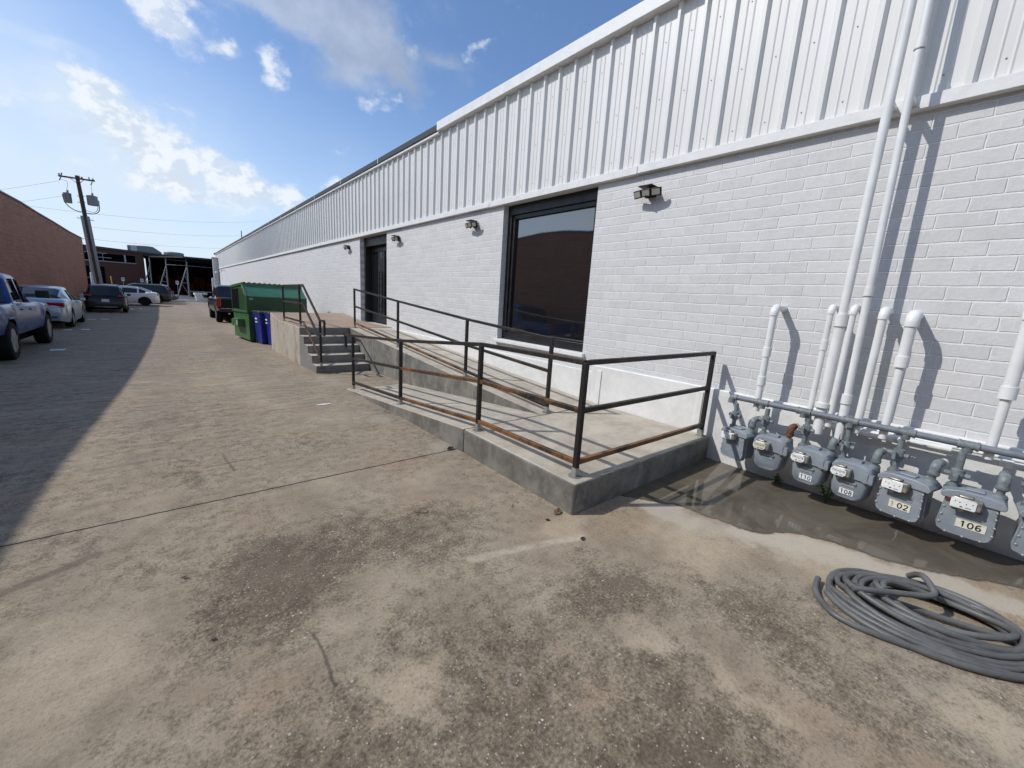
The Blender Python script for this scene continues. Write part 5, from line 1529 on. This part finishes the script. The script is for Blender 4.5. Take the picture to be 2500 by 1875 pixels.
g = MB(); g.box((2.6, 77.5, -.6), (13.8, 91, .28)); g.build('dock_floor', M['brown_shed'], sh)
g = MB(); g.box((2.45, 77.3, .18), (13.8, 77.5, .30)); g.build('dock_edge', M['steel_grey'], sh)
g = MB(); g.bar((2.3, 76.0, 3.85), (14, 74.2, 3.70), .05); g.bar((-.03, 82, 3.95), (2.3, 76, 3.86), .05); g.build('pipe', M['steel_grey'], sh)
random.seed(5)
gd = MB()
for k in range(9):
    x0 = -1.2 + k * .78 + random.uniform(-.1, .1); h = random.uniform(1.5, 2.6)
    gd.box((x0, 88.6 + random.uniform(-.4, .4), -.6), (x0 + .68, 89.9, h))
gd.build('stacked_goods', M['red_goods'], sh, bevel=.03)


def aframe(x, y, ztop, lean, label, gz_=None):
    gz_ = gnd(y)
    t = thing('steel_frame', label, 'steel frame', (x, y, gz_), 0, 'grey A-shaped steel frames holding the shed roof')
    H_ = ztop - gz_; hj = H_ * .80
    g = MB(); g.tube([(0, 0, 0), (.06, 0, H_)], .095, 10); g.build('post', M['steel_grey'], t, smooth=True)
    g = MB(); g.tube([(-lean, 0, 0), (.02, 0, hj)], .07, 10); g.build('leg', M['steel_grey'], t, smooth=True)
    g = MB()
    for f_ in (.37, .62): g.bar((-lean * (1 - f_ / .80), 0, H_ * f_), (.02, 0, H_ * f_), .07)
    g.build('rung', M['steel_grey'], t)
    g = MB(); g.bar((-lean * .55, 0, H_ * .35), (-.02, 0, H_ * .06), .05); g.bar((-lean * .26, 0, H_ * .60), (-.02, 0, H_ * .38), .05); g.build('brace', M['steel_grey'], t)


aframe(2.26, 76, 4.80, 1.32, 'grey A-shaped steel frame nearest, just left of the white planter')
aframe(0.0, 82, 4.86, 1.32, 'grey A-shaped steel frame in the middle of the three')
aframe(-1.95, 87, 4.90, 1.25, 'grey A-shaped steel frame farthest left, against the brick')

# roof plant
t = thing('rooftop_unit', 'boxy grey rooftop air unit with a sloped hood', 'air unit', K(-2.0, 5.05, 92))
s_ = 92 / 76
g = MB(); g.prism([(-1.75 * s_, 0), (1.7 * s_, -.05), (1.7 * s_, .32), (.85 * s_, 1.10), (.3 * s_, 1.16), (-1.75 * s_, 1.02)], 0, 2.6, 'y'); g.build('casing', M['hvac'], t, bevel=.03)
g = MB(); g.box((-1.42 * s_, -.03, .08), (-.80 * s_, -.004, 1.02)); g.build('panel', M['louvre'], t)
g = MB(); g.box((.28 * s_, -.03, .05), (.33 * s_, -.004, 1.12)); g.build('seam', M['steel_grey'], t)
t = thing('rooftop_fan', 'low round grey rooftop ventilator right of the boxy unit', 'ventilator', K(1.0, 4.95, 92))
g = MB(); g.lathe([(1.34, -.2), (1.34, .55), (1.28, .62), (.9, .70), (0, .74)], (0, 0, 0), 'z', 32); g.build('drum', M['hvac'], t, smooth=True)
t = thing('skylight', 'long low grey skylight on the brown brick roof', 'skylight', K(-5.5, 5.05, 90))
g = MB(); g.prism([(-1.25, -.1), (1.2, -.15), (1.2, .26), (.4, .30), (-.9, .34), (-1.25, .2)], 0, 1.2, 'y'); g.build('curb', M['hvac'], t, bevel=.02)
g = MB(); g.bar((-1.0, -.01, .24), (1.1, -.01, .16), .02, .12); g.build('glazing', M['louvre'], t)

# parking signs, bollards
def sign(x, y, label):
    gz_ = gnd(y)
    t = thing('parking_sign', label, 'sign', (x, y, gz_), 0, 'white parking signs by the back building')
    g = MB(); g.tube([(0, 0, 0), (0, 0, 2.15)], .03, 8); g.build('post', M['steel_grey'], t, smooth=True)
    g = MB(); g.box((-.17, -.045, 1.72), (.17, -.032, 2.22)); p = g.build('sign_board', M['sign_white'], t, bevel=.004)
    g = MB(); g.box((-.09, -.049, 1.92), (.09, -.046, 2.12)); g.build('symbol', M['sign_blue'], p)
    g = MB(); g.lathe([(.022, -.005), (.022, .0)], (0, -.051, 2.085), 'y', 10); g.tube([(-.02, -.052, 2.05), (-.02, -.052, 1.99), (.03, -.052, 1.99), (.05, -.052, 1.95)], .011, 6); g.build('pictogram', M['sign_white'], p)


sign(-4.551 * 82 / 76, 82, 'small white and blue parking sign farthest left, near the yellow post')
sign(-2.673 * 82 / 76, 82, 'small white and blue parking sign in the middle, before the dark doorway')
sign(1.053 * 74.5 / 76, 74.5, 'small white and blue parking sign beside the nearest steel frame')
g = MB(); g.lathe([(.045, 0), (.045, 2.28), (.02, 2.32)], (0, 0, 0), 'z', 10); o = g.build('yellow_post', M['yellow'], smooth=True, loc=(-5.60 * 70 / 76, 70, gnd(70))); o.rotation_euler = (0, rad(-2), 0); tag(o, 'thin yellow marker post behind the black suv', 'post')
g = MB(); g.lathe([(.17, 0), (.17, 2.5), (.15, 2.55), (.02, 2.58)], (0, 0, 0), 'z', 14); o = g.build('concrete_post', M['light_grey_metal'], smooth=True, loc=(-7.40 * 66 / 76, 66, gnd(66))); tag(o, 'pale grey square-topped post left of the utility pole', 'post')
g = MB(); g.lathe([(.15, 0), (.15, 2.75), (.10, 2.85), (.02, 2.88)], (0, 0, 0), 'z', 14); o = g.build('bollard_post', M['light_grey_metal'], smooth=True, loc=(5.2 * 66 / 76, 66, gnd(66))); tag(o, 'pale round post at the corner past the white building', 'post')
